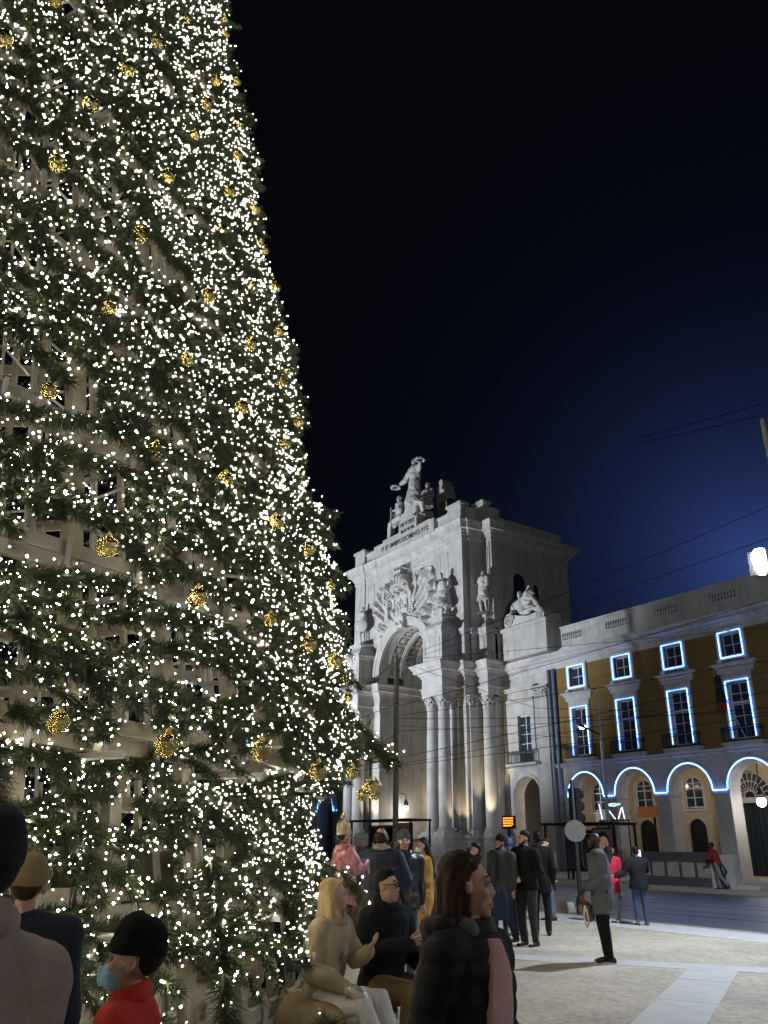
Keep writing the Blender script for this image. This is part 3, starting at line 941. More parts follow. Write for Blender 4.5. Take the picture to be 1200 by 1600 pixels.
def build_wing(root, xs, first_arch_gate=None):
    """xs = bay centres; everything in world coordinates under root"""
    xc = xs[0]
    copies = []          # objects of the first bay that get copied
    # wall slab of the arcade and of the two upper floors, with real openings
    mb = MB().archwall(xc - PITCH_X / 2, xc + PITCH_X / 2, 0.15, 6.85, xc, 1.56, 4.87, WY, WY + 1.1, 26)
    copies.append(mb.build('arcade_wall', M['stone2'], root))
    mb = MB()
    h = PITCH_X / 2
    def holed(z0, z1, w, y0, y1):
        mb.box(xc - h, xc - w, y0, y1, z0, z1); mb.box(xc + w, xc + h, y0, y1, z0, z1)
    mb.box(xc - h, xc + h, WY + 0.02, WY + 0.5, 7.15, 7.55)
    holed(7.55, 10.95, 0.66, WY + 0.02, WY + 0.5)
    mb.box(xc - h, xc + h, WY + 0.02, WY + 0.5, 10.95, 12.4)
    holed(12.4, 13.86, 0.66, WY + 0.02, WY + 0.5)
    mb.box(xc - h, xc + h, WY + 0.02, WY + 0.5, 13.86, 14.2)
    copies.append(mb.build('ochre_wall', M['ochre'], root))
    # arch ring and impost
    rr = []
    for i in range(27):
        a = PI * i / 26
        rr.append([(xc - r * math.cos(a), y, 4.87 + r * math.sin(a)) for r, y in ((1.54, WY + 0.01), (1.54, WY - 0.05), (1.60, WY - 0.08), (1.72, WY - 0.08), (1.78, WY - 0.04), (1.78, WY + 0.01))])
    copies.append(MB().rings(rr).build('arch_moulding', M['stone2'], root))
    for s in (-1, 1):
        copies.append(MB().box(xc + s * 1.47, xc + s * 2.092, WY - 0.09, WY + 1.0, 4.66, 4.84).build('impost', M['stone2'], root))
        copies.append(MB().box(xc + s * 1.53, xc + s * 2.093, WY - 0.05, WY + 1.0, 0.15, 0.75).build('pier_foot', M['stone2'], root))
    ar = led([(xc - 1.595 * math.cos(PI * i / 30), WY - 0.105, 4.90 + 1.595 * math.sin(PI * i / 30)) for i in range(31)], 'light_strip', root)
    copies.append(ar)
    copies.append(led([(xc + 1.62, WY - 0.13, 4.86), (xc + PITCH_X - 1.62, WY - 0.13, 4.86)], 'light_strip', root))

    # windows
    def window(x, z0, z1, w, nx, nz, sides, lit=True):
        mb = MB()
        s = 0.30
        yo, yi = WY - 0.10, WY + 0.3
        for a, b in ((x - w / 2 - s, x - w / 2), (x + w / 2, x + w / 2 + s)):
            mb.box(a, b, yo, yi, z0, z1 + s)
        mb.box(x - w / 2, x + w / 2, yo, yi, z1, z1 + s)
        if nz < 4:
            mb.box(x - w / 2 - s, x + w / 2 + s, yo, yi, z0 - 0.22, z0)
        o = mb.build('window', M['stone2'], root)
        f = MB(); sash(f, x - w / 2, x + w / 2, z0, z1, WY + 0.2, nx, nz, 0.07)
        if nz >= 4:
            f.box(x - w / 2 + 0.05, x + w / 2 - 0.05, WY + 0.15, WY + 0.25, z0 + (z1 - z0) * 0.62, z0 + (z1 - z0) * 0.62 + 0.13)
        f.build('sash_frame', M['white'], o)
        pw, ph = w / nx, (z1 - z0) / nz
        p0 = None
        for i in range(nx):
            for j in range(nz):
                if p0 is None:
                    p0 = MB().box(x - w / 2 + 0.03, x - w / 2 + pw - 0.03, WY + 0.2, WY + 0.206, z0 + 0.03, z0 + ph - 0.03).build('pane', M['glass'], o)
                else:
                    c = p0.copy(); COL.objects.link(c); c.location = p0.location + Vector((i * pw, 0, j * ph))
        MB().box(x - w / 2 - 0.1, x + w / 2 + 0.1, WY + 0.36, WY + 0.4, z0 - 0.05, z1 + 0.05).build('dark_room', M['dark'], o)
        e = 0.10
        a, b = x - w / 2 - e, x + w / 2 + e
        if sides == 4:
            led([(a, yo - 0.03, z0 - e), (a, yo - 0.03, z1 + e), (b, yo - 0.03, z1 + e), (b, yo - 0.03, z0 - e), (a, yo - 0.03, z0 - e)], 'light_strip', o, 0.022)
        else:
            led([(a, yo - 0.03, z0 + 0.05), (a, yo - 0.03, z1 + e), (b, yo - 0.03, z1 + e), (b, yo - 0.03, z0 + 0.05)], 'light_strip', o, 0.022)
        return o

    up = window(xc, 12.45, 13.80, 1.32, 2, 2, 4)
    lo = window(xc, 7.62, 10.85, 1.30, 2, 5, 3)
    copies += [up, lo]
    # moulded hood between the two windows and corbels
    mb = MB().sweep([(xc + 1.15, WY + 0.1), (xc + 1.15, WY - 0.02), (xc - 1.15, WY - 0.02), (xc - 1.15, WY + 0.1)], [(0, 11.42), (0.05, 11.5), (0.05, 11.66), (0.14, 11.76), (0.14, 11.84), (0.30, 11.94), (0.30, 12.02), (-0.1, 12.06)])
    mb.box(xc - 0.98, xc + 0.98, WY - 0.06, WY + 0.05, 11.16, 11.45)
    copies.append(mb.build('window_hood', M['stone2'], root))
    mb = MB()
    for s in (-1, 1):
        mb.rings([[(xc + s * 0.92 + q, WY - y, z) for y, z in ((0, 12.02), (0.2, 12.05), (0.22, 12.2), (0.08, 12.3), (0, 12.3))] for q in (-0.12, 0.12)])
    copies.append(mb.build('corbel', M['stone2'], root))
    mb = MB().box(xc - 1.3, xc + 1.3, WY - 0.5, WY + 0.05, 7.3, 7.42); mb.box(xc - 1.22, xc + 1.22, WY - 0.42, WY + 0.05, 7.18, 7.3)
    copies.append(mb.build('balcony_slab', M['stone2'], root))
    copies.append(balcony_rail(xc - 1.26, xc + 1.26, WY - 0.46, WY + 0.0, 7.42, 8.26, root))
    # balusters of the roof parapet
    b0 = MB().lathe([(0.075, 0), (0.075, 0.05), (0.05, 0.07), (0.085, 0.2), (0.09, 0.25), (0.045, 0.42), (0.045, 0.46), (0.075, 0.48), (0.075, 0.53)], (xc - 0.86, WY - 0.02, 15.9), 8).build('baluster', M['stone2'], root, smooth=True)
    copies.append(b0)
    for i in range(1, 9):
        c = b0.copy(); COL.objects.link(c); c.location = b0.location + Vector((i * 0.215, 0, 0)); copies.append(c)
    mb = MB(); h2 = PITCH_X / 2; y0, y1 = WY - 0.15, WY + 0.15
    mb.box(xc - h2, xc + h2, y0, y1, 15.1, 15.9); mb.box(xc - h2, xc + h2, y0, y1, 16.43, 16.8)
    mb.box(xc - h2, xc - 0.98, y0, y1, 15.9, 16.43); mb.box(xc + 0.98, xc + h2, y0, y1, 15.9, 16.43)
    mb.box(xc - h2, xc + h2, y0 - 0.07, y1 + 0.07, 16.8, 16.95)
    copies.append(mb.build('parapet', M['stone2'], root))
    # back of the arcade: arched window over a dark arched door
    yb = 50.0
    backs = []
    mb = MB().archwall(xc - h2, xc + h2, 4.2, 6.85, xc, 0.72, 5.58, yb, yb + 0.3, 14)
    mb.box(xc - h2, xc + h2, yb, yb + 0.3, 3.68, 4.2)
    mb2 = MB().archwall(xc - h2, xc + h2, 0.15, 3.68, xc, 0.70, 2.86, yb, yb + 0.3, 12)
    mb.add(mb2.v, mb2.f)
    backs.append(mb.build('arcade_back', M['cream'], root))
    w = hub('arcade_window', root)
    f = MB(); sash(f, xc - 0.72, xc + 0.72, 4.26, 5.56, yb + 0.12, 2, 2, 0.07)
    f.tube([(xc - 0.70 * math.cos(PI * i / 12), yb + 0.12, 5.58 + 0.70 * math.sin(PI * i / 12)) for i in range(13)], 0.045, 6)
    f.box(xc - 0.035, xc + 0.035, yb + 0.1, yb + 0.14, 5.58, 6.26)
    f.tube([(xc - 0.62, yb + .12, 5.86), (xc + 0.62, yb + .12, 5.86)], 0.025, 6)
    f.build('sash_frame', M['white'], w)
    for i in (0, 1):
        for j in (0, 1):
            MB().box(xc - 0.66 + i * 0.69, xc - 0.03 + i * 0.69, yb + 0.14, yb + 0.15, 4.3 + j * 0.66, 4.88 + j * 0.66).build('pane', M['glass'], w)
    MB().rings([[(xc - 0.69 * math.cos(PI * i / 12), y, 5.58 + 0.69 * math.sin(PI * i / 12)) for i in range(13)] for y in (yb + 0.14, yb + 0.15)]).build('pane', M['glass'], w)
    f = MB(); f.box(xc - 0.9, xc + 0.9, yb - 0.08, yb + 0.02, 4.06, 4.2)
    f.tube([(xc - 0.82, yb, 4.2)] + [(xc - 0.82 * math.cos(PI * i / 12), yb, 5.58 + 0.82 * math.sin(PI * i / 12)) for i in range(13)] + [(xc + 0.82, yb, 4.2)], 0.07, 6)
    f.build('window_surround', M['stone2'], w)
    backs.append(w)
    dr = MB().rings([[(xc - 0.69 * math.cos(PI * i / 12), y, 2.86 + 0.69 * math.sin(PI * i / 12)) for i in range(13)] + [(xc + 0.69, y, 0.15), (xc - 0.69, y, 0.15)] for y in (yb + 0.15, yb + 0.2)]).build('arcade_door', M['iron'], root)
    backs.append(dr)
    # groin rib between bays and vault of the arcade
    t_ = MB().archwall(WY + 1.1, yb, 0.15, 6.95, (WY + 1.1 + yb) / 2, 2.08, 4.75, xc + h2 - 0.28, xc + h2 + 0.28, 22)
    mb = MB(); mb.add([(y, x, z) for x, y, z in t_.v], t_.f)
    copies.append(mb.build('transverse_arch', M['cream'], root))
    mb = MB().box(xc + h2 - 0.35, xc + h2 + 0.35, yb - 0.35, yb, 0.15, 4.9)
    mb.box(xc + h2 - 0.42, xc + h2 + 0.42, yb - 0.42, yb, 4.9, 5.1)
    copies.append(mb.build('arcade_pilaster', M['ochre'], root))
    for x in xs[1:]:
        for o in copies + (backs if abs(x - rx[2]) > .1 else []):
            copy_tree(o, (x - xc, 0, 0))
    for o in backs:      # the same window and door behind the stone end bay
        copy_tree(o, (-PITCH_X, 0, 0))
    return copies + backs


RW = thing('arcaded_building', 'ochre arcaded palace wing outlined in blue light strips', 'building', (-35, WY, 0))
LW = thing('arcaded_building', 'dark palace wing with blue lit windows seen past the tree, beyond the arch', 'building', (-85, WY, 0))
rx = [-40.3 + PITCH_X * i for i in range(8)]
first = build_wing(RW, rx)
xa, xb = rx[0] - PITCH_X / 2, rx[-1] + PITCH_X / 2
lx = [2 * AX + 40.3 - PITCH_X * i for i in range(6)]
# the left wing reuses every part of one right-hand bay
for o in first:
    for x in lx:
        c = copy_tree(o, (x - rx[0] + (wloc(RW).x - wloc(LW).x), 0, 0), LW)
ENT_W = [(-0.5, 13.95), (0.02, 13.95), (0.02, 14.2), (0.07, 14.24), (0.07, 14.4), (0.16, 14.46), (0.18, 14.56), (0.42, 14.66), (0.42, 14.82), (0.5, 14.86), (0.62, 15.0), (0.62, 15.1), (-0.4, 15.14)]
STR = [(-0.3, 6.84), (0.05, 6.84), (0.05, 6.9), (0.12, 6.96), (0.12, 7.08), (0.2, 7.14), (0.2, 7.18), (-0.2, 7.2)]
for root, a, b in ((RW, -48.17, xb), (LW, 2 * AX - xb + 8.36, 2 * AX + 48.17)):
    MB().sweep([(b, WY), (a, WY)], ENT_W).build('cornice', M['stone2'], root)
    MB().sweep([(b, WY), (a, WY)], STR).build('string_course', M['stone2'], root)
    MB().box(a, b, WY + 1.4, WY + 1.5, 15.3, 16.75).build('gap_shade_sheet', M['roof'], root)  # dark sheet added behind the balusters so their gaps look shaded
    MB().box(a, b, WY + 0.6, WY + 9, 14.3, 15.3).build('roof', M['stone2'], root)
    MB().box(a, b, WY + 0.5, WY + 0.6, 6.86, 14.3).build('inner_wall', M['dark'], root)
    MB().box(a, b, WY + 1.0, 50.4, 6.86, 7.3).build('arcade_ceiling', M['cream'], root)
    MB().box(a, b, 50.5, 50.6, 0, 7.2).build('inner_wall', M['dark'], root)
    s = 1 if root is RW else -1
    fx = lambda x: x if s == 1 else 2 * AX - x
    # stone end bay next to the arch
    def bx(mb, x0, x1, *r):
        mb.box(fx(x0), fx(x1), *r)
    mb = MB().archwall(min(fx(-48.4), fx(-44.2)), max(fx(-48.4), fx(-44.2)), 0.15, 6.85, fx(-46.05), 1.5, 5.05, WY, WY + 1.1, 24)
    mb.build('end_bay_wall', M['stone'], root)
    mb = MB()
    bx(mb, -48.3, -46.62, WY, WY + 0.5, 7.15, 13.95); bx(mb, -45.2, -43.0, WY, WY + 0.5, 7.15, 13.95); bx(mb, -46.62, -45.2, WY, WY + 0.5, 11.0, 13.95); bx(mb, -46.62, -45.2, WY, WY + 0.5, 7.15, 7.6)
    bx(mb, -44.2, -42.3, WY, WY + 1.1, 0.15, 6.85)
    mb.build('end_bay_wall', M['stone'], root)
    rr = []
    for i in range(25):
        a_ = PI * i / 24
        rr.append([(fx(-46.05) - r * math.cos(a_), y, 5.05 + r * math.sin(a_)) for r, y in ((1.48, WY + 0.01), (1.48, WY - 0.06), (1.66, WY - 0.08), (1.7, WY + 0.01))])
    MB().rings(rr).build('arch_moulding', M['stone'], root)
    for u0, u1 in ((-47.75, -47.5), (-44.6, -44.35)):
        mb = MB(); bx(mb, u0, u1, WY - 0.1, WY + 1.0, 4.86, 5.04); mb.build('impost', M['stone'], root)
    mb = MB()
    bx(mb, -47.3, -46.6, WY - 0.12, WY + 0.02, 8.3, 12.0); bx(mb, -45.2, -44.8, WY - 0.12, WY + 0.02, 8.3, 12.0); bx(mb, -46.6, -45.2, WY - 0.12, WY + 0.02, 11.0, 12.0)
    bx(mb, -47.6, -44.6, WY - 0.34, WY, 12.0, 12.2); bx(mb, -47.5, -44.7, WY - 0.24, WY, 12.2, 12.3)
    bx(mb, -47.85, -44.5, WY - 0.3, WY, 12.85, 13.0); bx(mb, -47.9, -44.45, WY - 0.42, WY, 13.0, 13.14)
    mb.build('window_hood', M['stone'], root)
    w = hub('window', root)
    f = MB(); sash(f, min(fx(-46.62), fx(-45.2)), max(fx(-46.62), fx(-45.2)), 8.2, 11.0, WY + 0.15, 2, 4, 0.08); f.build('sash_frame', M['white'], w)
    xl = min(fx(-46.62), fx(-45.2))
    for i in range(2):
        for j in range(4):
            MB().box(xl + 0.04 + i * 0.71, xl + 0.68 + i * 0.71, WY + 0.15, WY + 0.156, 8.24 + j * 0.7, 8.86 + j * 0.7).build('pane', M['glass'], w)
    balcony_rail(min(fx(-47.4), fx(-44.45)), max(fx(-47.4), fx(-44.45)), WY - 0.6, WY, 7.45, 8.3, root)
    mb = MB(); bx(mb, -47.6, -44.3, WY - 0.66, WY, 7.26, 7.44); mb.build('balcony_slab', M['stone'], root)
    p = pilaster(min(fx(-44.5), fx(-43.2)), max(fx(-44.5), fx(-43.2)), WY - 0.28, WY + 0.02, root, 0.15, 12.95)
    mb = MB(); bx(mb, -48.17, -42.3, WY - 0.15, WY + 0.15, 15.1, 16.8); bx(mb, -48.17, -42.3, WY - 0.22, WY + 0.22, 16.8, 16.95)
    mb.build('parapet', M['stone'], root)
    for xx in (-43.0, -42.52):
        MB().tube([(fx(xx), WY - 0.12, 0.15), (fx(xx), WY - 0.12, 14.0)], 0.13, 8).build('drainpipe', M['pipe'], root, smooth=True)
# great fanlight with radiating bars over a dark gate, deep behind the fourth arch
gx = rx[2]
c = Vector((gx + .1, 49.9, 4.78))
mb = MB()
for i in range(13):
    a = PI * i / 12
    d = Vector((-math.cos(a), 0, math.sin(a)))
    mb.tube([c + d * 0.35, c + d * 1.5], 0.03, 6)
for r in (0.4, 0.98, 1.52):
    mb.tube([c + Vector((-r * math.cos(PI * i / 16), 0, r * math.sin(PI * i / 16))) for i in range(17)], 0.04, 6)
mb.build('fanlight', M['stone2'], RW)
mb = MB().rings([[(c.x - 1.55 * math.cos(PI * i / 16), y, c.z + 1.55 * math.sin(PI * i / 16)) for i in range(17)] for y in (49.98, 50.04)])
mb.build('fanlight_glass', M['glass'], RW)
MB().box(c.x - 1.55, c.x + 1.55, 49.98, 50.04, .15, 4.42).build('gate_panel', M['glass'], RW)
MB().archwall(gx - 2.09, gx + 2.09, .15, 6.85, c.x, 1.6, c.z, 49.75, 50.3, 20).build('arcade_back', M['cream'], RW)
MB().box(c.x - 1.6, c.x + 1.6, 49.7, 50.0, 4.42, 4.75).build('transom', M['stone2'], RW)
for i in range(9):
    x = c.x - 1.4 + i * 0.35
    MB().bar((x, 49.92, 0.15), (x, 49.92, 4.4), 0.03, 0.03).build('gate_bar', M['iron'], RW)
# ------------------------------------------------------------------ people and statues
# every garment and every body is grown as one continuous skin over overlapping tapered volumes
PENDING = []      # (object, voxel, smooth iterations, displacement)


def grow(mb, name, m, parent, vox, smooth=4, disp=None, mats=None, paint=None):
    o = mb.build(name, m, parent, local=True)
    PENDING.append((o, vox, smooth, disp))
    return o


def finish_grown():
    for o, vox, it, disp in PENDING:
        r = o.modifiers.new('skin', 'REMESH'); r.mode = 'VOXEL'; r.voxel_size = vox
        if it:
            s = o.modifiers.new('soft', 'SMOOTH'); s.factor = 0.5; s.iterations = it
    dg = bpy.context.evaluated_depsgraph_get()
    for o, vox, it, disp in PENDING:
        me = bpy.data.meshes.new_from_object(o.evaluated_get(dg))
        m = o.data.materials[0]
        o.modifiers.clear()
        me.materials.clear(); me.materials.append(m)
        o.data = me
        n = len(me.vertices)
        if disp is not None and n:
            co = np.empty(n * 3); me.vertices.foreach_get('co', co); co = co.reshape(-1, 3)
            no = np.empty(n * 3); me.vertex_normals.foreach_get('vector', no); no = no.reshape(-1, 3)
            co = co + no * disp(co, no)[:, None]
            me.vertices.foreach_set('co', co.reshape(-1))
        me.polygons.foreach_set('use_smooth', [True] * len(me.polygons))
        me.update()
    PENDING.clear()


_W = [(rng.normal(size=3), rng.normal(size=3), rng.random() * 6.28) for _ in range(10)]


def wrinkles(amp, freq=9.0, zf=1.7):
    def fn(co, no):
        q = co * np.array([1, 1, zf])
        d = np.zeros(len(co))
        for k, k2, p in _W:
            d += np.sin(q @ (k * freq) + p + 1.6 * np.sin(q @ (k2 * freq * 0.55) + p * 2))
        for k, k2, p in _W[:6]:
            d += 0.45 * np.sin(q @ (k * freq * 2.6) + 2 * p + 1.5 * np.sin(q @ (k2 * freq) + p))
        return amp * d / 3.2
    return fn


def quilted(amp, pitch, wr=0.003):
    w = wrinkles(wr, 14)
    def fn(co, no):
        return amp * (np.sqrt(np.abs(np.sin(PI * co[:, 2] / pitch + 0.6 * np.sin(co[:, 0] * 5)))) - 0.6) + w(co, no)
    return fn


def strands(amp, c, freq=46):
    def fn(co, no):
        a = np.arctan2(co[:, 0] - c[0], -(co[:, 1] - c[1]) + 0.02)
        return amp * (np.sin(a * freq * 0.5 + 3 * np.sin(co[:, 2] * 9)) + 0.6 * np.sin(a * freq + 5 * np.sin(co[:, 2] * 6 + 1)))
    return fn


def V(*a):
    return Vector(a)


def human(name, label, cat, pos, a, H=1.75, z0=0.0, J=None, top=None, bottom=None, shoes=(0.02, 0.02, 0.02), sole=None, skin='skin',
          hair=('short', 'hair_b'), hat=None, mask=None, head=(0, 0, 0), hs=1.0, near=False, group=None, bulk=1.0, female=False,
          glasses=False, beard=None, stone=None, fingers=True, scarf=None, smile=False):
    """a (degrees): 0 faces the right of the picture, 90 faces away, 180 left, 270 towards the viewer"""
    d = RT * math.cos(math.radians(a)) + FW * math.sin(math.radians(a))
    root = thing(name, label, cat, (pos[0], pos[1], z0), group)
    root.rotation_euler = (0, 0, math.atan2(d.y, d.x) - PI / 2)
    s = H / 1.75
    root.scale = (s, s, s)
    j = dict(pel=(0, 0, .95), chest=(0, 0, 1.25), neck=(0, 0, 1.47), shR=(.185, 0, 1.415), shL=(-.185, 0, 1.415), elR=(.235, -.03, 1.13), elL=(-.235, -.03, 1.13),
             wrR=(.245, .05, .88), wrL=(-.245, .05, .88), hR=(0.02, .06, -.15), hL=(-0.02, .06, -.15), hipR=(.09, 0, .92), hipL=(-.09, 0, .92), knR=(.105, .03, .50), knL=(-.105, .03, .50), anR=(.11, -.02, .085), anL=(-.11, -.02, .085),
             ftR=(.02, 1, 0), ftL=(-.02, 1, 0))
    if J: j.update(J)
    j = {k: V(*v) for k, v in j.items()}
    vb = 0.0085 if near else 0.012
    vc = 0.011 if near else 0.017
    sk = stone or M[skin]
    fw_ = 0.93 if female else 1.0
    # ---- spine frames
    def spine(t):
        p, c, n = j['pel'], j['chest'], j['neck']
        return (p * (1 - t) + c * t * 2 * 1).lerp(p, 0) if False else (p.lerp(c, t / .58) if t < .58 else c.lerp(n, (t - .58) / .42))
    sx_ = (j['shR'] - j['shL']).normalized()
    hx_ = (j['hipR'] - j['hipL']).normalized()
    def frame(t):
        up = (spine(min(1, t + .1)) - spine(max(0, t - .1))).normalized()
        x = hx_.lerp(sx_, t).normalized()
        y = up.cross(x).normalized()
        return x, y, up
    def torso(mb, th, lo=-0.12, hi=1.0, prof=None):
        rows = []
        base = [(-0.22, .150, .105), (-0.1, .168, .122), (0.02, .165, .118), (.25, .140 * (.93 if female else 1), .105), (.5, .155, .115), (.75, .172 * fw_, .118), (.9, .168 * fw_, .105), (1.0, .10, .08)]
        for t, rx, ry in base:
            if t < lo or t > hi: continue
            x, y, up = frame(max(0, min(1, t)))
            c = spine(max(0, t)) if t >= 0 else j['pel'] + up * (t * .52)
            rx = rx * bulk + th; ry = ry * bulk + th
            rows.append([c + x * (math.cos(2 * PI * q / 16) * rx) + y * (math.sin(2 * PI * q / 16) * ry) for q in range(16)])
        mb.rings(rows)
        # shoulder yoke
        mb.tube([j['shL'], j['neck'].lerp(j['chest'], .22), j['shR']], [.062 + th * .8, .085 + th * .6, .062 + th * .8], 10, True)
    def limbs(mb, side, th, arm=True, leg=True, r=1.0):
        if arm:
            S, E_, Wr = j['sh' + side], j['el' + side], j['wr' + side]
            mb.tube([S, S.lerp(E_, .5), E_, E_.lerp(Wr, .4), Wr], [(.056 * r + th), (.050 * r + th), (.043 * r + th), (.040 * r + th), (.030 * r + th * .8)], 10, True)
        if leg:
            h, k, an = j['hip' + side], j['kn' + side], j['an' + side]
            mb.tube([h + V(0, 0, .02), h.lerp(k, .45), k, k.lerp(an, .35), an], [.088 * r + th, .078 * r + th, .058 * r + th, .054 * r + th, .040 * r + th], 10, True)
    # ---- head transform
    yaw, pit, rol = [math.radians(q) for q in head]
    x, y, up = frame(1.0)
    fwd = Vector((x.y * -1, x.x, 0)).normalized()
    xr = Vector((fwd.y, -fwd.x, 0))
    base = Matrix((tuple(xr), tuple(fwd), (0, 0, 1))).transposed()
    RH = base @ Euler((pit, rol, yaw), 'XYZ').to_matrix()
    nk = j['neck'] + V(0, 0, .03)
    def Hd(px, py, pz):
        return nk + RH @ (V(px, py, pz - 1.50) * hs)
    # ---- body: one skin
    mb = MB()
    torso(mb, 0.0)
    for sd in 'RL':
        limbs(mb, sd, 0.0)
        an = j['an' + sd]; ft = j['ft' + sd].normalized()
        mb.tube([an + V(0, 0, 0), an + ft * .04 + V(0, 0, -.045), an + ft * .15 + V(0, 0, -.055)], [.038, .036, .024], 8, True)
        # hand: palm, four unequal bent fingers, thumb off the side of the palm
        wr, hd_ = j['wr' + sd], j['h' + sd].normalized()
        el_ = j['el' + sd]
        sidev = hd_.cross(V(0, 1, 0.3) if abs(hd_.y) < .8 else V(0, 0, 1)).normalized()
        if 'p' + sd in j: sidev = j['p' + sd].normalized()
        nrm = hd_.cross(sidev).normalized()
        pc = wr + hd_ * .05
        mb.rings([[wr + hd_ * q + sidev * (math.cos(2 * PI * i / 8) * w) + nrm * (math.sin(2 * PI * i / 8) * tt) for i in range(8)] for q, w, tt in ((-.01, .024, .019), (.03, .036, .017), (.075, .041, .015), (.092, .036, .011))])
        if fingers:
            for i, ln in enumerate((.068, .076, .071, .055)):
                o_ = wr + hd_ * .08 + sidev * ((i - 1.5) * -.0205)
                cu = nrm * (.4 if sd == 'R' else .4)
                p1 = o_ + (hd_ + cu * .25).normalized() * ln * .45
                p2 = p1 + (hd_ + cu * 1.2).normalized() * ln * .32
                p3 = p2 + (hd_ + cu * 2.2).normalized() * ln * .25
                mb.tube([o_ - hd_ * .02, p1, p2, p3], [.0095, .009, .0085, .007], 6, True)
            o_ = wr + hd_ * .03 + sidev * .03
            mb.tube([o_ - sidev * .01, o_ + (sidev + hd_ * .8).normalized() * .035, o_ + (sidev * .5 + hd_).normalized() * .068], [.013, .0105, .008], 6, True)
    mb.tube([j['neck'] + V(0, 0, -.06), nk.lerp(Hd(0, 0, 1.56), .5), Hd(0, -.005, 1.57)], [.062 * fw_, .054 * fw_, .052 * fw_], 10, True)
    def He(c, r, rot=None):
        mb.ell(Hd(*c), [q * hs for q in r], RH if rot is None else RH @ rot, 14, 9)
    He((0, -.008, 1.655), (.074, .094, .092))
    He((0, .034, 1.60), (.060, .058, .078))
    He((0, .030, 1.562), (.050, .058, .040))
    He((0, .073, 1.535), (.022, .020, .018))
    mb.tube([Hd(-.036, .076, 1.663), Hd(0, .088, 1.664), Hd(.036, .076, 1.663)], [.011, .013, .011], 8, True)
    mb.tube([Hd(0, .088, 1.650), Hd(0, .098, 1.625), Hd(0, .107, 1.609), Hd(0, .096, 1.598)], [.0085, .010, .0125, .010], 8, True)
    for q in (-1, 1):
        mb.ell(Hd(q * .012, .096, 1.603), (.009, .009, .008), RH, 8, 6)
        He((q * .036, .066, 1.607), (.024, .022, .022))
        He((q * .078, -.004, 1.628), (.010, .022, .034), Euler((0.2, 0, 0)).to_matrix())
    mb.tube([Hd(-.02, .088, 1.571), Hd(0, .096, 1.573), Hd(.02, .088, 1.571)], [.006, .0085, .006], 6, True)
    mb.tube([Hd(-.016, .087, 1.560), Hd(0, .094, 1.560), Hd(.016, .087, 1.560)], [.006, .009, .006], 6, True)
    grow(mb, 'body', sk, root, vb, 2 if near else 1, wrinkles(.002, 20) if stone else None)
    # eyes, brows and lips
    if not stone:
        for q in (-1, 1):
            e = MB().ell(Hd(q * .031, .0785, 1.642), (.0125 * hs,) * 3, None, 10, 7).build('eye', M['eye'], root, smooth=True, local=True)
            MB().ell(Hd(q * .031, .0868, 1.642), (.0062 * hs,) * 3, None, 8, 6).build('iris', M['iris'], e, smooth=True, local=True)
            hm = M[hair[1]] if hair and hair[1] in M else M['hair_b']
            MB().tube([Hd(q * .012, .093, 1.668), Hd(q * .032, .091, 1.675), Hd(q * .052, .074, 1.666)], [.0032, .0045, .002], 6).build('eyebrow', hm, root, smooth=True, local=True)
            MB().tube([Hd(q * .017, .0895, 1.6475), Hd(q * .031, .0925, 1.651), Hd(q * .046, .083, 1.646)], [.0018, .003, .002], 5).build('eyelash', hm, root, smooth=True, local=True)
        if not mask:
            k = .008 if smile else 0
            MB().tube([Hd(-.024 - k, .088, 1.567 + k), Hd(-.01, .099, 1.572), Hd(0, .1005, 1.570), Hd(.01, .099, 1.572), Hd(.024 + k, .088, 1.567 + k)], [.002, .0052, .0045, .0052, .002], 6).build('lip', M['lip'], root, smooth=True, local=True)
            MB().tube([Hd(-.021, .087, 1.564), Hd(0, .0985, 1.558), Hd(.021, .087, 1.564)], [.002, .0065, .002], 6).build('lip', M['lip'], root, smooth=True, local=True)
    # ---- trousers and shoes
    if bottom:
        mb = MB()
        bm = bottom['m']
        th = bottom.get('th', .014)
        torso(mb, th * .6, -0.3, .3)
        for sd in 'RL':
            limbs(mb, sd, th, arm=False)
            if bottom.get('wide'):
                k, an = j['kn' + sd], j['an' + sd]
                mb.tube([k, an + V(0, 0, -.02)], [.075, .068], 10, True)
        grow(mb, 'trousers', bm, root, vc, 3, wrinkles(.006, 12, .8))
    if shoes:
        shm = cloth(shoes, 0.6)
        for sd in 'RL':
            an = j['an' + sd]; ft = j['ft' + sd].normalized()
            g = an + V(0, 0, -.085)
            sv = V(ft.y, -ft.x, 0).normalized()
            upv = sv.cross(ft)
            mb = MB()
            rows = []
            for q, w, h in ((-.085, .028, .07), (-.06, .04, .085), (0, .042, .095), (.06, .045, .075), (.12, .049, .052), (.17, .044, .042), (.2, .026, .03)):
                rows.append([g + ft * q + sv * (math.cos(2 * PI * i / 12) * w) + upv * (h / 2 + math.sin(2 * PI * i / 12) * h / 2) for i in range(12)])
            mb.rings(rows)
            mb.tube([an + V(0, 0, -.02), an + V(0, 0, .05)], [.05, .047], 10, True)
            o = grow(mb, 'shoe', shm, root, vc * .7, 2)
            if sole:
                mb = MB()
                mb.rings([[g + ft * (.06 + .145 * math.cos(2 * PI * i / 16)) + sv * (.047 * math.sin(2 * PI * i / 16)) + upv * zz for i in range(16)] for zz in (-.004, .022)])
                mb.build('sole', cloth(sole, .6), o, local=True)
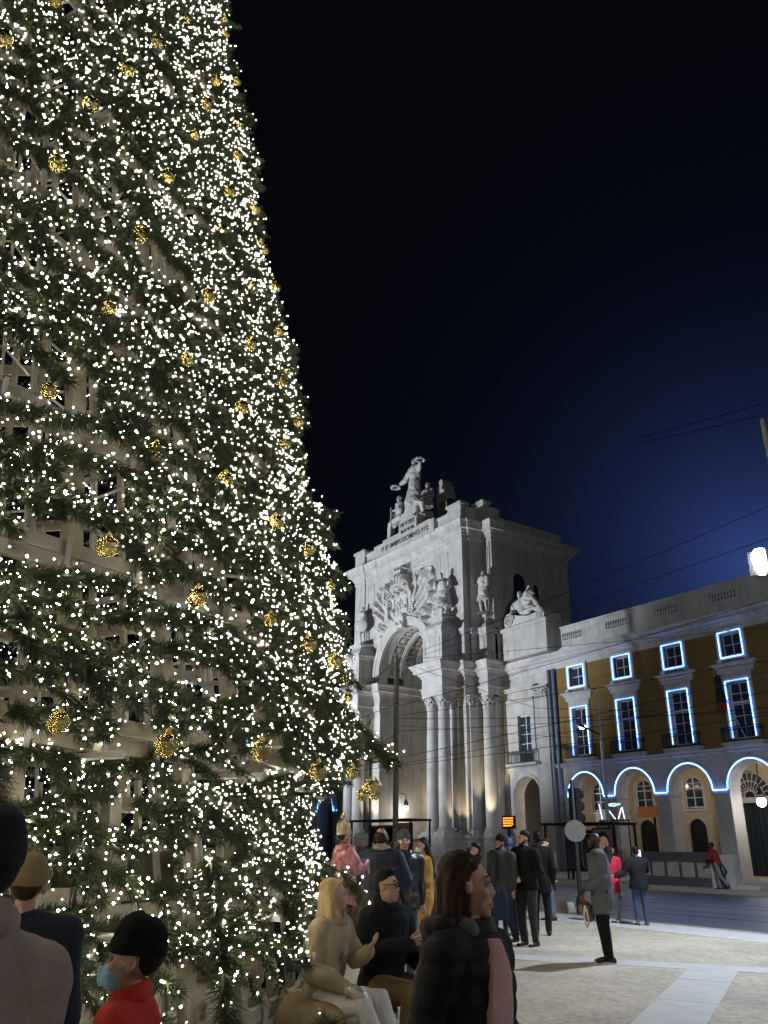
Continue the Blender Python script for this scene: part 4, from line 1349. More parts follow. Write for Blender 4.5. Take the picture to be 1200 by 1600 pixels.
    # ---- upper clothes
    if top:
        tm = top['m']; th = top.get('th', .03); hem = top.get('hem', .84); fl = top.get('flare', .02)
        disp = quilted(.0085 if near else .007, top['quilt'], .003) if top.get('quilt') else wrinkles(top.get('wr', .008), 9)
        mb = MB()
        torso(mb, th, -.25 if not top.get('short') else .0)
        for sd in 'RL':
            S, E_, Wr = j['sh' + sd], j['el' + sd], j['wr' + sd]
            t2 = th * .75
            mb.tube([S, S.lerp(E_, .5), E_, E_.lerp(Wr, .5), Wr], [.060 + t2, .055 + t2, .050 + t2, .044 + t2 * .85, .036 + t2 * .35], 12, True)
        if hem < .86:
            if j['knR'].z < .6:
                x, y, up = frame(0)
                rows = []
                for q in range(6):
                    t = q / 5
                    z = .98 + (hem - .98) * t
                    kk = max(0, min(1, (.92 - z) / .42))
                    c = (j['hipR'].lerp(j['knR'], kk) + j['hipL'].lerp(j['knL'], kk)) / 2
                    c = Vector((c.x, c.y, z))
                    rx = .165 * bulk + th + fl * t; ry = .125 * bulk + th + fl * t
                    rows.append([c + x * (math.cos(2 * PI * i / 18) * rx) + V(-x.y, x.x, 0) * (math.sin(2 * PI * i / 18) * ry) for i in range(18)])
                mb.rings(rows)
            else:
                for sd in 'RL':
                    h, k = j['hip' + sd], j['kn' + sd]
                    mb.tube([h, h.lerp(k, .45)], [.115 + th, .1 + th], 10, True)
        jk = grow(mb, top.get('name', 'jacket'), tm, root, vc, 3, disp)
        x, y, up = frame(.95)
        if top.get('hood'):
            mb = MB()
            c = j['neck'] - y * .10 + up * .0
            for i in range(9):
                q = PI * (i / 8)
                p = j['neck'] + x * (.125 * math.cos(q)) - y * (.02 + .12 * math.sin(q)) + up * (.03 - .035 * math.sin(q))
                mb.ell(p, (.055, .055, .05), None, 10, 7)
            mb.ell(j['neck'] - y * .13 - up * .09, (.12, .055, .14), Matrix((tuple(x), tuple(y), tuple(up))).transposed(), 14, 9)
            grow(mb, 'hood', tm, root, vc, 3, disp)
        if top.get('hood_up'):
            mb = MB()
            mb.ell(Hd(0, -.03, 1.65), (.105 * hs, .115 * hs, .125 * hs), RH, 16, 10)
            mb.tube([Hd(0, -.05, 1.55), j['neck'] - y * .04], [.1, .12], 12, True)
            grow(mb, 'hood', tm, root, vc, 2, disp)
        if top.get('collar') is not None:
            mb = MB()
            n_ = 16
            for i in range(n_):
                q = 2 * PI * i / n_
                if top.get('opening') and abs(q - PI / 2) < .4: continue
                p = j['neck'] + x * (.085 * math.cos(q)) + y * (.075 * math.sin(q) + .005) + up * (.035 - .03 * math.sin(q))
                mb.ell(p, (.032, .032, .036 + .012 * top.get('chigh', 0)), None, 8, 6)
            grow(mb, 'collar', top['collar'], root, vc * .9, 2, wrinkles(.004, 26))
        if top.get('front') is not None:     # shirt or zip shown in the open front
            mb = MB()
            w = top.get('frontw', .06)
            rows = []
            for t in (0.02, .25, .5, .75, .97):
                x1, y1, u1 = frame(t)
                ry = {0.02: .118, .25: .105, .5: .115, .75: .118, .97: .088}[t] * bulk + th + .004
                ww = w * (1.15 - .55 * t) * (1 if t < .9 else .8)
                c = spine(t)
                rows.append([c + x1 * (ww * q) + y1 * (ry + .012 * (1 - q * q)) for q in (-1, -.5, 0, .5, 1)] + [c + x1 * (ww * q) + y1 * (ry - .04) for q in (1, 0, -1)])
            mb.rings(rows)
            grow(mb, top.get('frontname', 'shirt'), top['front'], root, vc * .8, 2, wrinkles(.004, 14))
        if top.get('hemtrim') is not None:
            x, y, up = frame(0)
            c = j['pel'] + V(0, 0, -.12)
            mb = MB().tube([c + x * ((.168 * bulk + th) * math.cos(2 * PI * i / 20)) + y * ((.122 * bulk + th) * math.sin(2 * PI * i / 20)) for i in range(21)], .016, 6)
            mb.build('hem_trim', top['hemtrim'], root, smooth=True, local=True)
            for sd in 'RL':
                MB().tube([j['wr' + sd] + (j['el' + sd] - j['wr' + sd]).normalized() * q for q in (-.015, .02)], .05, 10, True).build('cuff', top['hemtrim'], root, smooth=True, local=True)
    if scarf is not None:
        mb = MB()
        for i in range(14):
            q = 2 * PI * i / 14
            mb.ell(j['neck'] + V(.085 * math.cos(q), .075 * math.sin(q) + .01, .03), (.04, .04, .045), None, 8, 6)
        grow(mb, 'scarf', scarf, root, vc, 2, wrinkles(.006, 20))
    # ---- hair
    if hair:
        kind, hm = hair[0], stone or M[hair[1]]
        mb = MB()
        if kind != 'bald':
            mb.ell(Hd(0, -.026, 1.690), (.0795 * hs, .089 * hs, .077 * hs), RH, 16, 10)
            mb.ell(Hd(0, -.050, 1.645), (.075 * hs, .064 * hs, .072 * hs), RH, 14, 9)
        if kind == 'crop':
            mb.ell(Hd(0, -.006, 1.712), (.077 * hs, .086 * hs, .060 * hs), RH, 14, 9)
        if kind == 'quiff':
            for q in range(5):
                mb.ell(Hd(-.05 + .025 * q, .038, 1.748), (.024, .042, .024), RH, 10, 7)
            mb.ell(Hd(0, -.01, 1.725), (.075, .085, .05), RH, 12, 8)
        if kind in ('long', 'half', 'xlong'):
            ln = {'long': .30, 'half': .34, 'xlong': .42}[kind]
            x, y, up = frame(1)
            end = Hd(0, -.085, 1.60)
            rows = []
            for t, w, dp in ((0, .07, .05), (.3, .078, .045), (.65, .085, .036), (.85, .07, .02)):
                c = Hd(0, -.07, 1.66).lerp(Hd(0, -.06, 1.55), min(1, t * 2)) if t < .5 else Hd(0, -.06, 1.55).lerp(j['neck'] - y * .125 - up * (ln - .16), (t - .5) * 2)
                rows.append([c + RH @ V(math.cos(2 * PI * i / 14) * w, math.sin(2 * PI * i / 14) * dp, 0) for i in range(14)])
            mb.rings(rows)
            lk = np.random.default_rng(int(abs(pos[0] * 100)))
            for q in range(26):
                an_ = math.radians(-98 + 196 * q / 25 + lk.normal() * 4)
                e_ = -math.cos(an_)          # back of the head = -1
                sx2, sy2 = math.sin(an_), -math.cos(an_)
                L_ = ln * (0.86 + .22 * lk.random())
                ps = []
                for t in (0, .18, .4, .6, .8, 1):
                    zz_ = 1.745 - t * (L_ + .16)
                    r_ = .03 + .062 * min(1, t * 4) + .016 * max(0, t - .3)
                    p_ = Hd(sx2 * r_ * .86, sy2 * r_ * 1.02 - .022, zz_) + V(lk.normal() * .006, lk.normal() * .006, 0) + RH @ V(0, .012 * math.sin(t * 9 + q), 0)
                    if zz_ < 1.46:
                        p_ = p_ - y * (.03 if kind != 'half' else .30 * min(.4, 1.46 - zz_) + .03) if sy2 < .2 else p_ + y * .05
                    ps.append(p_)
                mb.tube(ps, [.014, .017, .016, .015, .013, .005], 6, True)
            for q in (-1, 1):
                mb.tube([Hd(q * .02, .052, 1.738), Hd(q * .06, .03, 1.722), Hd(q * .078, -.012, 1.675), Hd(q * .082, -.045, 1.61), Hd(q * .085, -.055, 1.52), Hd(q * .085, -.06, 1.50 - ln * .75)], [.014, .016, .018, .022, .026, .012], 8, True)
                mb.tube([Hd(q * .06, -.06, 1.66), Hd(q * .07, -.07, 1.55), Hd(q * .075, -.085, 1.42), Hd(q * .07, -.09, 1.50 - ln)], [.03, .03, .03, .012], 8, True)
        if kind == 'bun':
            mb.ell(Hd(0, -.13, 1.69), (.045, .045, .045), RH, 10, 7)
        if kind != 'bald':
            grow(mb, 'hair', hm, root, vc * .75, 2, strands(.0016 if kind != 'short' else .001, Hd(0, 0, 1.65), 70))
    if beard:
        mb = MB()
        mb.tube([Hd(-.062, .01, 1.60), Hd(-.052, .05, 1.555), Hd(-.02, .08, 1.532), Hd(.02, .08, 1.532), Hd(.052, .05, 1.555), Hd(.062, .01, 1.60)], [.014, .02, .024, .024, .02, .014], 8, True)
        mb.tube([Hd(-.03, .086, 1.573), Hd(0, .1, 1.582), Hd(.03, .086, 1.573)], [.007, .008, .007], 6, True)
        grow(mb, 'beard', M[beard], root, vc * .6, 1, wrinkles(.002, 60))
    if hat:
        hk, hm = hat
        mb = MB()
        if hk in ('beanie', 'pom'):
            tall = 0.88 if hk == 'beanie' else 1.2
            rows = []
            for z, r in ((0, .104), (.045, .106), (.05, .098), (.085 * tall, .098), (.118 * tall, .086), (.142 * tall, .064), (.155 * tall, .036), (.160 * tall, .006)):
                rows.append([Hd(r * .86 * math.cos(2 * PI * i / 18), -.012 + r * 1.05 * math.sin(2 * PI * i / 18) + (-.02 * z / .17), 1.648 + z + .012 * math.sin(2 * PI * i / 18)) for i in range(18)])
            mb.rings(rows)
            ht = grow(mb, 'hat', hm, root, vc * .75, 1, wrinkles(.003, 26))
            if hk == 'pom':
                mb = MB()
                c = Hd(0, -.03, 1.648 + .172 * tall + .03)
                for q in range(26):
                    v = Vector(rng.normal(size=3)).normalized()
                    mb.tube([c, c + v * .048], [.02, .006], 6, True)
                grow(mb, 'pompom', hm, ht, .008, 1)
    if mask:
        mb = MB()
        mb.ell(Hd(0, .058, 1.578), (.058 * hs, .062 * hs, .052 * hs), RH, 14, 9)
        mb.tube([Hd(0, .09, 1.615), Hd(0, .122, 1.60), Hd(0, .115, 1.56)], [.014, .016, .02], 8, True)
        mo = grow(mb, 'mask', M[mask], root, vc * .6, 2)
        for q in (-1, 1):
            MB().tube([Hd(q * .055, .06, 1.60), Hd(q * .079, .005, 1.632)], .0025, 5).build('ear_loop', M[mask], mo, local=True)
    if glasses:
        mb = MB()
        for q in (-1, 1):
            mb.tube([Hd(q * .033 + .026 * math.cos(2 * PI * i / 16), .106, 1.642 + .02 * math.sin(2 * PI * i / 16)) for i in range(17)], .0036, 6)
            mb.tube([Hd(q * .058, .104, 1.648), Hd(q * .08, .01, 1.645)], .003, 6)
        mb.tube([Hd(-.008, .107, 1.645), Hd(.008, .107, 1.645)], .003, 6)
        mb.build('glasses', M['iron'], root, smooth=True, local=True)
    root['nk'] = tuple(nk)
    return root


def held(root, p):
    """a point given in a person's own frame, in world space"""
    s = root.scale[0]
    return root.location + Matrix.Rotation(root.rotation_euler.z, 3, 'Z') @ (Vector(p) * s)
# ------------------------------------------------------------------ statues (each stands on the arch, so each is a thing)
ST = M['statue']
robe = lambda hem, th=.035, fl=.05: dict(m=ST, th=th, hem=hem, flare=fl, wr=.018, name='drapery')
tr = dict(m=ST, th=.012)
FR = 214


def statue(label, pos, a, H, z0, J, top, hair=('short', 'hair_b'), head=(0, 0, 0), bottom=None, **k):
    return human('statue', label, 'statue', pos, a, H, z0, J, top, bottom, (0.3, 0.3, 0.3), None, 'skin', hair, None, None, head, group='stone statues on the arch', stone=ST, fingers=False, **k)


def stone_shoes(o):
    for c in o.children:
        if c.name.startswith('shoe'):
            c.data.materials.clear(); c.data.materials.append(ST)


sts = []
s3 = statue('standing stone hero with a staff, on the outer right pedestal beside the reclining river', (-48.5, 42.62), FR, 3.75, 19.42,
            dict(elR=(.36, .05, 1.2), wrR=(.40, .22, 1.22), hR=(0, .3, -.1), elL=(-.30, .02, 1.16), wrL=(-.27, .16, .95), knR=(.12, .10, .5), anR=(.13, .04, .085)), robe(.52, .05, .02), bottom=tr, bulk=1.25, beard='stone' if False else None)
mb = MB().tube([(.42, .24, 0), (.40, .24, 1.42)], .022, 8); mb.build('staff', ST, s3, local=True)
s2 = statue('cloaked stone hero leaning forward, on the inner right pedestal beside the coat of arms', (-51.3, 40.6), FR + 25, 3.85, 19.42,
            dict(pel=(0, -.05, .95), chest=(.03, .03, 1.24), neck=(.06, .12, 1.44), elR=(.33, .12, 1.18), wrR=(.22, .30, 1.30), elL=(-.30, .12, 1.14), wrL=(-.22, .32, 1.02), knL=(-.14, .2, .55), anL=(-.14, .12, .2)), robe(.35, .05, .08), head=(30, -18, 0), bottom=tr, bulk=1.2)
mb = MB().ell((-.16, .1, .08), (.13, .16, .11)); mb.ell((.1, -.22, .5), (.22, .1, .55)); mb.tube([(.05, -.2, 1.35), (.18, -.26, .8), (.12, -.2, .1)], [.16, .2, .14], 10, True); mb.build('cloak_fall', ST, s2, smooth=True, local=True)
s1 = statue('stone warrior with a round shield at his side, on the inner left pedestal', (-64.3, 40.6), FR - 12, 3.85, 19.42,
            dict(elR=(.34, .0, 1.16), wrR=(.30, .18, .96), elL=(-.32, -.02, 1.18), wrL=(-.30, .16, 1.05), knL=(-.12, .12, .5), anL=(-.14, .05, .085)), robe(.58), bottom=tr, bulk=1.15, head=(-20, 0, 0))
mb = MB().lathe([(0.02, -.03), (.3, -.02), (.36, .02), (.3, .05), (.1, .1), (.02, .11)], (0, 0, 0), 20)
sh = mb.build('shield', ST, s1, smooth='angle', local=True); sh.location = (-.36, .14, .80); sh.scale = (.75, .75, .75); sh.rotation_euler = (PI / 2, 0, 0.9)
s4 = statue('stone hero half hidden behind the warrior, on the outer left pedestal', (2 * AX + 48.93, 42.95), FR, 3.75, 19.42,
            dict(elR=(.34, .05, 1.2), wrR=(.30, .2, 1.3), elL=(-.3, .02, 1.16)), robe(.5), bottom=tr, bulk=1.1)
rv = dict(pel=(0, 0, .28), chest=(.20, -.02, .56), neck=(.27, 0, .76), shR=(.40, .04, .64), shL=(.10, 0, .78), elR=(.50, .12, .38), wrR=(.40, .26, .34), elL=(-.06, .12, .60), wrL=(-.26, .18, .56), hR=(-.1, .1, 0), hL=(-.15, .05, 0),
          hipR=(.0, .06, .22), hipL=(-.05, -.02, .36), knR=(-.42, .18, .36), knL=(-.40, .10, .66), anR=(-.80, .12, .14), anL=(-.74, .14, .20), ftR=(-1, .4, 0), ftL=(-1, .3, 0))
mb_vol = lambda sx: MB().rings([[(x, y, 17.72 + z) for x, z in zip(xs, zs)] for y, xs, zs in [(yy, [sx(q) for q in (-46.6, -46.72, -46.5, -46.0, -45.2, -44.0, -43.0, -42.5, -42.25, -42.3, -42.6, -46.2)], (0, .5, .95, 1.12, .85, .6, .72, .95, .6, .2, 0, 0)) for yy in (43.1, 44.9)]])
for sx, lab, xx, aa, fl in ((lambda q: q, 'reclining stone river god on a scrolled base at the right shoulder of the arch', -44.9, FR, 1), (lambda q: 2 * AX - q, 'reclining stone river figure on a scrolled base at the left shoulder of the arch', 2 * AX + 44.9, FR, -1)):
    J_ = rv if fl == 1 else {k: (-v[0], v[1], v[2]) for k, v in rv.items()}
    if fl == -1:
        sw = {}
        for k, v in J_.items():
            sw[k[:-1] + {'R': 'L', 'L': 'R'}[k[-1]] if k[-1] in 'RL' else k] = v
        J_ = sw
    r = statue(lab, (xx, 43.9), aa, 4.6, 18.1, J_, dict(m=ST, th=.04, hem=.6, wr=.02, name='drapery'), bottom=dict(m=ST, th=.035), head=(15 * fl, 0, 0), bulk=1.2)
    mb_vol(sx).build('scroll_base', ST, r, local=False) if False else None
    o = mb_vol(sx).build('scroll_base', ST, None); o.parent = r; o.matrix_parent_inverse = Matrix.Identity(4)
    rm = Matrix.LocRotScale(r.location, r.rotation_euler, r.scale)
    o.data.transform(rm.inverted())
    mb = MB()
    cxs = sx(-46.1)
    pts = [(cxs + .55 * (1 - k / 26) * math.cos(k * .62), 43.05, 18.35 + .55 * (1 - k / 26) * math.sin(k * .62)) for k in range(24)]
    mb.tube(pts, .09, 6)
    pts = [(sx(-42.75) + .38 * (1 - k / 26) * math.cos(k * .62), 43.05, 18.2 + .38 * (1 - k / 26) * math.sin(k * .62)) for k in range(24)]
    mb.tube(pts, .07, 6)
    o = mb.build('scroll', ST, None); o.parent = r; o.data.transform(rm.inverted())
    stone_shoes(r); sts.append(r)
g = statue('tall standing stone woman holding out two wreaths, at the very top of the arch', (-57.75, 42.3), FR, 6.0, 31.35,
           dict(elR=(.40, .06, 1.18), wrR=(.58, .16, 1.06), hR=(.5, .2, -.2), elL=(-.36, .10, 1.26), wrL=(-.54, .22, 1.34), hL=(-.4, .3, 0), knR=(.11, .08, .5)), robe(.03, .04, .08), hair=('bun', 'hair_b'), head=(12, -6, 0), female=True)
for c in ((.68, .2, 1.02), (-.62, .28, 1.38)):
    t = MB().tube([(c[0] + .115 * math.cos(2 * PI * i / 16), c[1] + .115 * math.sin(2 * PI * i / 16), c[2]) for i in range(17)], .026, 7)
    for i in range(20):
        q = 2 * PI * i / 20
        t.ell((c[0] + .13 * math.cos(q), c[1] + .13 * math.sin(q), c[2] + .02 * (-1) ** i), (.03, .03, .016), None, 6, 4)
    t.build('wreath', ST, g, local=True)
sts.append(g)
seat = dict(pel=(0, -.05, .52), chest=(0, -.04, .84), neck=(0, -.02, 1.06), shR=(.185, -.02, 1.0), shL=(-.185, -.02, 1.0), hipR=(.1, 0, .5), hipL=(-.1, 0, .5), knR=(.14, .42, .52), knL=(-.12, .44, .5), anR=(.14, .42, .09), anL=(-.14, .34, .09),
            elR=(.27, .05, .76), wrR=(.2, .25, .66), elL=(-.27, .05, .76), wrL=(-.2, .27, .66))
gl = statue('seated stone youth with stretched legs and staff, left of the woman with wreaths', (-59.9, 42.0), FR - 28, 5.0, 30.5 - .75,
            dict(seat, pel=(0, 0, .62), chest=(-.06, 0, .93), neck=(-.08, .02, 1.15), shR=(.10, 0, 1.10), shL=(-.26, 0, 1.08), hipR=(.1, .02, .6), hipL=(-.1, .02, .6), knR=(.44, .18, .46), knL=(.30, .3, .5), anR=(.78, .2, .14), anL=(.6, .3, .1), ftR=(1, .3, 0), ftL=(1, .4, 0), elL=(-.36, .1, .86), wrL=(-.22, .28, .78), elR=(.2, .1, .86), wrR=(.12, .27, .74)),
            dict(m=ST, th=.03, hem=.86, wr=.02, name='drapery'), bottom=dict(m=ST, th=.03), hair=('bun', 'hair_b'), head=(35, -8, 0))
MB().tube([(.13, .3, .2), (.1, .3, 1.05)], .018, 6).build('staff', ST, gl, local=True)
gr = statue('seated stone genius with draped knees, right of the woman with wreaths', (-55.6, 42.2), FR + 10, 5.0, 30.6 - .5, seat, dict(m=ST, th=.04, hem=.4, wr=.02, name='drapery'), bottom=dict(m=ST, th=.045), hair=('bun', 'hair_b'), head=(15, 0, 0))
mb = MB()
mb.rings([[(x, y, z) for x, z in ((-56.9, 29), (-56.9, 33.4), (-56.75, 34.3), (-56.45, 34.9), (-56.1, 35.0), (-55.75, 34.4), (-55.45, 33.2), (-55.3, 31.8), (-55.2, 29))] for y in (44.3, 45.5)])
wg = tag(mb.build('standing_stone', M['stone'], None), 'dark round-topped stone block standing behind the seated genius on the roof', 'stone block')
sts += [gl, gr, s1, s2, s3, s4]
for o in sts: stone_shoes(o)

# ------------------------------------------------------------------ the great Christmas tree
TX, TY = -9.95, -1.38
TREE = thing('christmas_tree', 'giant cone-shaped Christmas tree of fir garlands and white fairy lights on a timber frame', 'Christmas tree', (TX, TY, 0))


def TR(z):
    return max(0.05, 6.37 - .218 * (z - 1.55))


def TF(z):
    """radius of the frame: the skirt steps in above the platform"""
    return TR(z) - 0.48 * min(1, max(0, (2.35 - z) / 0.45))


def tp(phi, r, z):
    return Vector((TX + r * math.cos(phi), TY + r * math.sin(phi), z))


PHI0, PHI1 = math.radians(-14), math.radians(78)        # the part of the cone that the square's near side shows
RINGS = [0.48, 1.25, 2.1, 2.98, 3.83, 4.71, 5.59, 6.51, 7.43, 8.35, 9.27, 10.2, 11.12, 12.05, 12.98, 13.9]
while RINGS[-1] < 29: RINGS.append(RINGS[-1] + 1.4)
NS = 28
stuffp = MB()
for z in RINGS:
    beam = None
    for i in range(NS):
        a0, a1 = 2 * PI * i / NS, 2 * PI * (i + 1) / NS
        mid = (a0 + a1) / 2
        r = TF(z) - 0.02
        vis = PHI0 < mid < PHI1 and z < 14.5
        for k in (-1, 1):
            zz = z + k * 0.047
            rr = TF(zz) - 0.02
            p, q = tp(a0, rr, zz), tp(a1, rr, zz)
            d = (q - p).normalized()
            p, q = p + d * 0.004, q - d * 0.004
            if vis:
                if beam is None: beam = hub('ring_beam', TREE)
                MB().bar(p, q, 0.045, 0.080).build('plank', M['wood'], beam)
            else:
                stuffp.bar(p, q, 0.045, 0.085)
        if vis:
            n_ = (tp(mid, 1, 0) - tp(mid, 0, 0))
            for t in (0.03, 0.36, 0.69):
                c = tp(a0, r, z).lerp(tp(a1, r, z), t) + n_ * 0.03
                MB().bar(c - Vector((0, 0, .115)), c + Vector((0, 0, .115)), 0.028, 0.028).build('clamp', M['steel'], beam)
tag(stuffp.build('ring_planks', M['wood'], TREE), kind='stuff')
stuffp = MB()
for i in range(56):
    a = 2 * PI * (i + 0.5) / 56
    vis = PHI0 < a < PHI1 or PHI0 < a - 2 * PI < PHI1
    z1 = 29.5 if i % 8 == 0 else (14.5 if i % 2 else 20)
    mb = MB() if vis else stuffp
    mb.bar(tp(a, TR(2.2) - 0.10, 2.2), tp(a, TR(z1) - 0.10, z1), 0.095, 0.07, tp(a, 1, 0) - tp(a, 0, 0))
    mb.bar(tp(a, TF(0.1) - 0.14, 0.05), tp(a, TF(1.8) - 0.14, 2.4), 0.09, 0.07, tp(a, 1, 0) - tp(a, 0, 0))
    if vis: mb.build('post', M['wood'], TREE)
tag(stuffp.build('back_posts', M['wood'], TREE), kind='stuff')
stuffp = MB()
for i in range(28):
    a = 2 * PI * i / 28
    vis = PHI0 < a < PHI1 or PHI0 < a - 2 * PI < PHI1
    z1 = 15
    mb = MB() if vis else stuffp
    mb.tube([tp(a, TR(0.05) - 0.95, 0.05), tp(a, TR(z1) - 0.95, z1)], 0.025, 6)
    for z in RINGS[1:16]:
        mb.tube([tp(a, TR(z) - 0.06, z - 0.12), tp(a, TR(z) - 0.97, z - 0.12)], 0.022, 5)
        mb.tube([tp(a, TR(z) - 0.95, z - 0.12), tp(a + 2 * PI / 28, TR(z) - 0.95, z - 0.12)], 0.02, 5)
    if vis: mb.build('scaffold_frame', M['steel'], TREE)
tag(stuffp.build('back_scaffold', M['steel'], TREE), kind='stuff')


def needle_material():
    m = mat('fir_needles', (0.030, 0.044, 0.008), 0.55, 0.55, 9)
    return m


M['needle'] = needle_material()


def fast_mesh(name, V_, T_, m, parent, k=3):
    me = bpy.data.meshes.new(name)
    n = len(V_); t = len(T_)
    me.vertices.add(n); me.vertices.foreach_set('co', np.ascontiguousarray(V_, dtype=np.float32).reshape(-1))
    me.loops.add(t * k); me.loops.foreach_set('vertex_index', np.ascontiguousarray(T_, dtype=np.int32).reshape(-1))
    me.polygons.add(t); me.polygons.foreach_set('loop_start', np.arange(t, dtype=np.int32) * k)
    me.materials.append(m)
    me.update(calc_edges=True)
    o = bpy.data.objects.new(name, me); COL.objects.link(o)
    o.parent = parent; o.location = -wloc(parent)
    return o


def needles(P, T, n, rmin, rmax, w, rg):
    """n needles spread along polyline P (k,3); each a thin blade that stands off the wire"""
    k = len(P) - 1
    s = rg.random(n) * k
    i = s.astype(int); f = (s - i)[:, None]
    base = P[i] * (1 - f) + P[i + 1] * f
    t = P[i + 1] - P[i]; t /= np.linalg.norm(t, axis=1)[:, None] + 1e-9
    d = rg.normal(size=(n, 3)); d -= (d * t).sum(1)[:, None] * t
    d /= np.linalg.norm(d, axis=1)[:, None] + 1e-9
    L = rmin + (rmax - rmin) * rg.random(n) ** 0.7
    tip = base + d * L[:, None] + t * ((rg.random(n) - 0.25) * 0.09)[:, None]
    tip[:, 2] -= 0.012
    sd = np.cross(d, t) + 0.5 * t * rg.normal(size=(n, 1))
    sd /= np.linalg.norm(sd, axis=1)[:, None] + 1e-9
    b = base + d * 0.012
    v = np.stack([b + sd * w, b - sd * w, tip], 1).reshape(-1, 3)
    return v


OCT = np.array([[1, 0, 0], [-1, 0, 0], [0, 1, 0], [0, -1, 0], [0, 0, 1], [0, 0, -1]], float)
OT = np.array([[0, 2, 4], [2, 1, 4], [1, 3, 4], [3, 0, 4], [2, 0, 5], [1, 2, 5], [3, 1, 5], [0, 3, 5]])
bulbs_front, bulbs_back = [], []
rows = []
for z0, z1 in zip(RINGS[:-1], RINGS[1:]):
    if z1 < 15:
        for f in (0.18, 0.33, 0.49, 0.65, 0.81, 0.99):
            rows.append(z0 + (z1 - z0) * f)
    else:
        for f in (0.1, 0.4, 0.7):
            rows.append(z0 + (z1 - z0) * f)
rg = np.random.default_rng(11)
for ri, z in enumerate(rows):
    onring = ri % 6 == 5 and z < 14.5
    low = z < 1.9
    bulge = 0.18 * math.exp(-((z - 2.55) / 0.22) ** 2) + 0.12 * math.exp(-((z - 4.4) / 0.3) ** 2) + 0.10 * math.exp(-((z - 5.7) / 0.3) ** 2) + 0.08 * math.sin(z * 2.1)
    verts = []
    ph = np.arange(0, 2 * PI + 1e-6, 0.035)
    p1, p2, p3 = rg.random(3) * 6.28
    zz = z + 0.055 * np.sin(ph * 17 + p1) + 0.04 * np.sin(ph * 41 + p2) + 0.03 * np.sin(ph * 7 + p3)
    rr = np.array([TF(q) for q in zz]) + 0.10 + bulge + 0.05 * np.sin(ph * 23 + p3) + 0.03 * np.sin(ph * 61 + p1)
    P = np.stack([TX + rr * np.cos(ph), TY + rr * np.sin(ph), zz], 1)
    gate = np.sin(ph * 13 + p2 * 3) + 0.8 * np.sin(ph * 29 + p1 * 2)
    # where the garland hangs: everywhere, thinner in gaps; over the ring beams only in clumps
    thr = 0.35 if onring else (-1.3 if not low else -0.95)
    fr = (ph > PHI0) & (ph < PHI1) | (ph - 2 * PI > PHI0)
    seg_runs = []
    for fsel, dens in ((True, 1700), (False, 60 if z < 16 else 30)):
        for i in range(len(ph) - 1):
            if fr[i] != fsel or (gate[i] < thr and z < 15): continue
            if z < 0.98 and 0.50 < ph[i] < 1.4: continue      # the boards stay free where people sit
            L = np.linalg.norm(P[i + 1] - P[i])
            n = int(L * dens + rg.random())
            if n: verts.append(needles(P[i:i + 2], None, n, 0.030, 0.092 if fsel else 0.15, 0.0052 if fsel else 0.012, rg))
            nb = (L * (34 if fsel else 12))
            for _ in range(int(nb + rg.random())):
                t = rg.random()
                c = P[i] * (1 - t) + P[i + 1] * t
                od = np.array([math.cos(ph[i]), math.sin(ph[i]), 0])
                c = c + od * (0.02 + 0.11 * rg.random()) + np.array([0, 0, rg.normal() * 0.06]) + rg.normal(size=3) * 0.02
                (bulbs_front if fsel else bulbs_back).append(c)
            # twigs that stand off the garland and droop
            if fsel and z < 15 and rg.random() < L / 0.2:
                od = np.array([math.cos(ph[i]), math.sin(ph[i]), 0]); tg = np.array([-od[1], od[0], 0])
                ln = 0.14 + 0.20 * rg.random()
                dirv = od * (0.55 + 0.4 * rg.random()) + tg * rg.normal() * 0.55 + np.array([0, 0, -0.25 - 0.5 * rg.random()])
                dirv /= np.linalg.norm(dirv)
                Q = np.stack([P[i] + dirv * ln * t + np.array([0, 0, -0.10 * ln * t * t]) for t in (0, .5, 1)])
                verts.append(needles(Q, None, int(ln * 1100), 0.025, 0.072, 0.005, rg))
                for _ in range(4 + (rg.random() < .6)):
                    t = rg.random()
                    bulbs_front.append(P[i] + dirv * ln * t * 1.05 + rg.normal(size=3) * 0.03)
    if verts:
        v = np.concatenate(verts)
        fast_mesh('garland', v, np.arange(len(v)).reshape(-1, 3), M['needle'], TREE)


def bulb_mesh(pts, r0, r1, name):
    pts = np.array(pts)
    r = r0 + (r1 - r0) * rg.random(len(pts)) ** 2.0
    v = (pts[:, None, :] + OCT[None] * r[:, None, None]).reshape(-1, 3)
    t = (OT[None] + 6 * np.arange(len(pts))[:, None, None]).reshape(-1, 3)
    o = fast_mesh(name, v, t, M['bulb'], TREE)
    tag(o, kind='stuff')


bulb_mesh(bulbs_front, 0.0020, 0.0072, 'fairy_lights')
bulb_mesh(bulbs_back, 0.005, 0.011, 'back_fairy_lights')
print('bulbs', len(bulbs_front), len(bulbs_back))
# a strand that has slipped off the frame and hangs beside the two seated people
def strand(pts, name='garland', dens=2200, r=0.12, nb=44):
    pts = np.array(pts, float)
    t = np.linspace(0, len(pts) - 1, 30)
    P = np.stack([np.interp(t, np.arange(len(pts)), pts[:, k]) for k in range(3)], 1)
    L = np.linalg.norm(np.diff(P, axis=0), axis=1).sum()
    v = needles(P, None, int(L * dens), 0.05, r, 0.0045, rg)
    fast_mesh(name, v, np.arange(len(v)).reshape(-1, 3), M['needle'], TREE)
    pts2 = [P[int(rg.random() * 29)] + rg.normal(size=3) * 0.05 for _ in range(int(L * nb))]
    bulb_mesh(pts2, 0.0025, 0.009, 'fairy_lights')


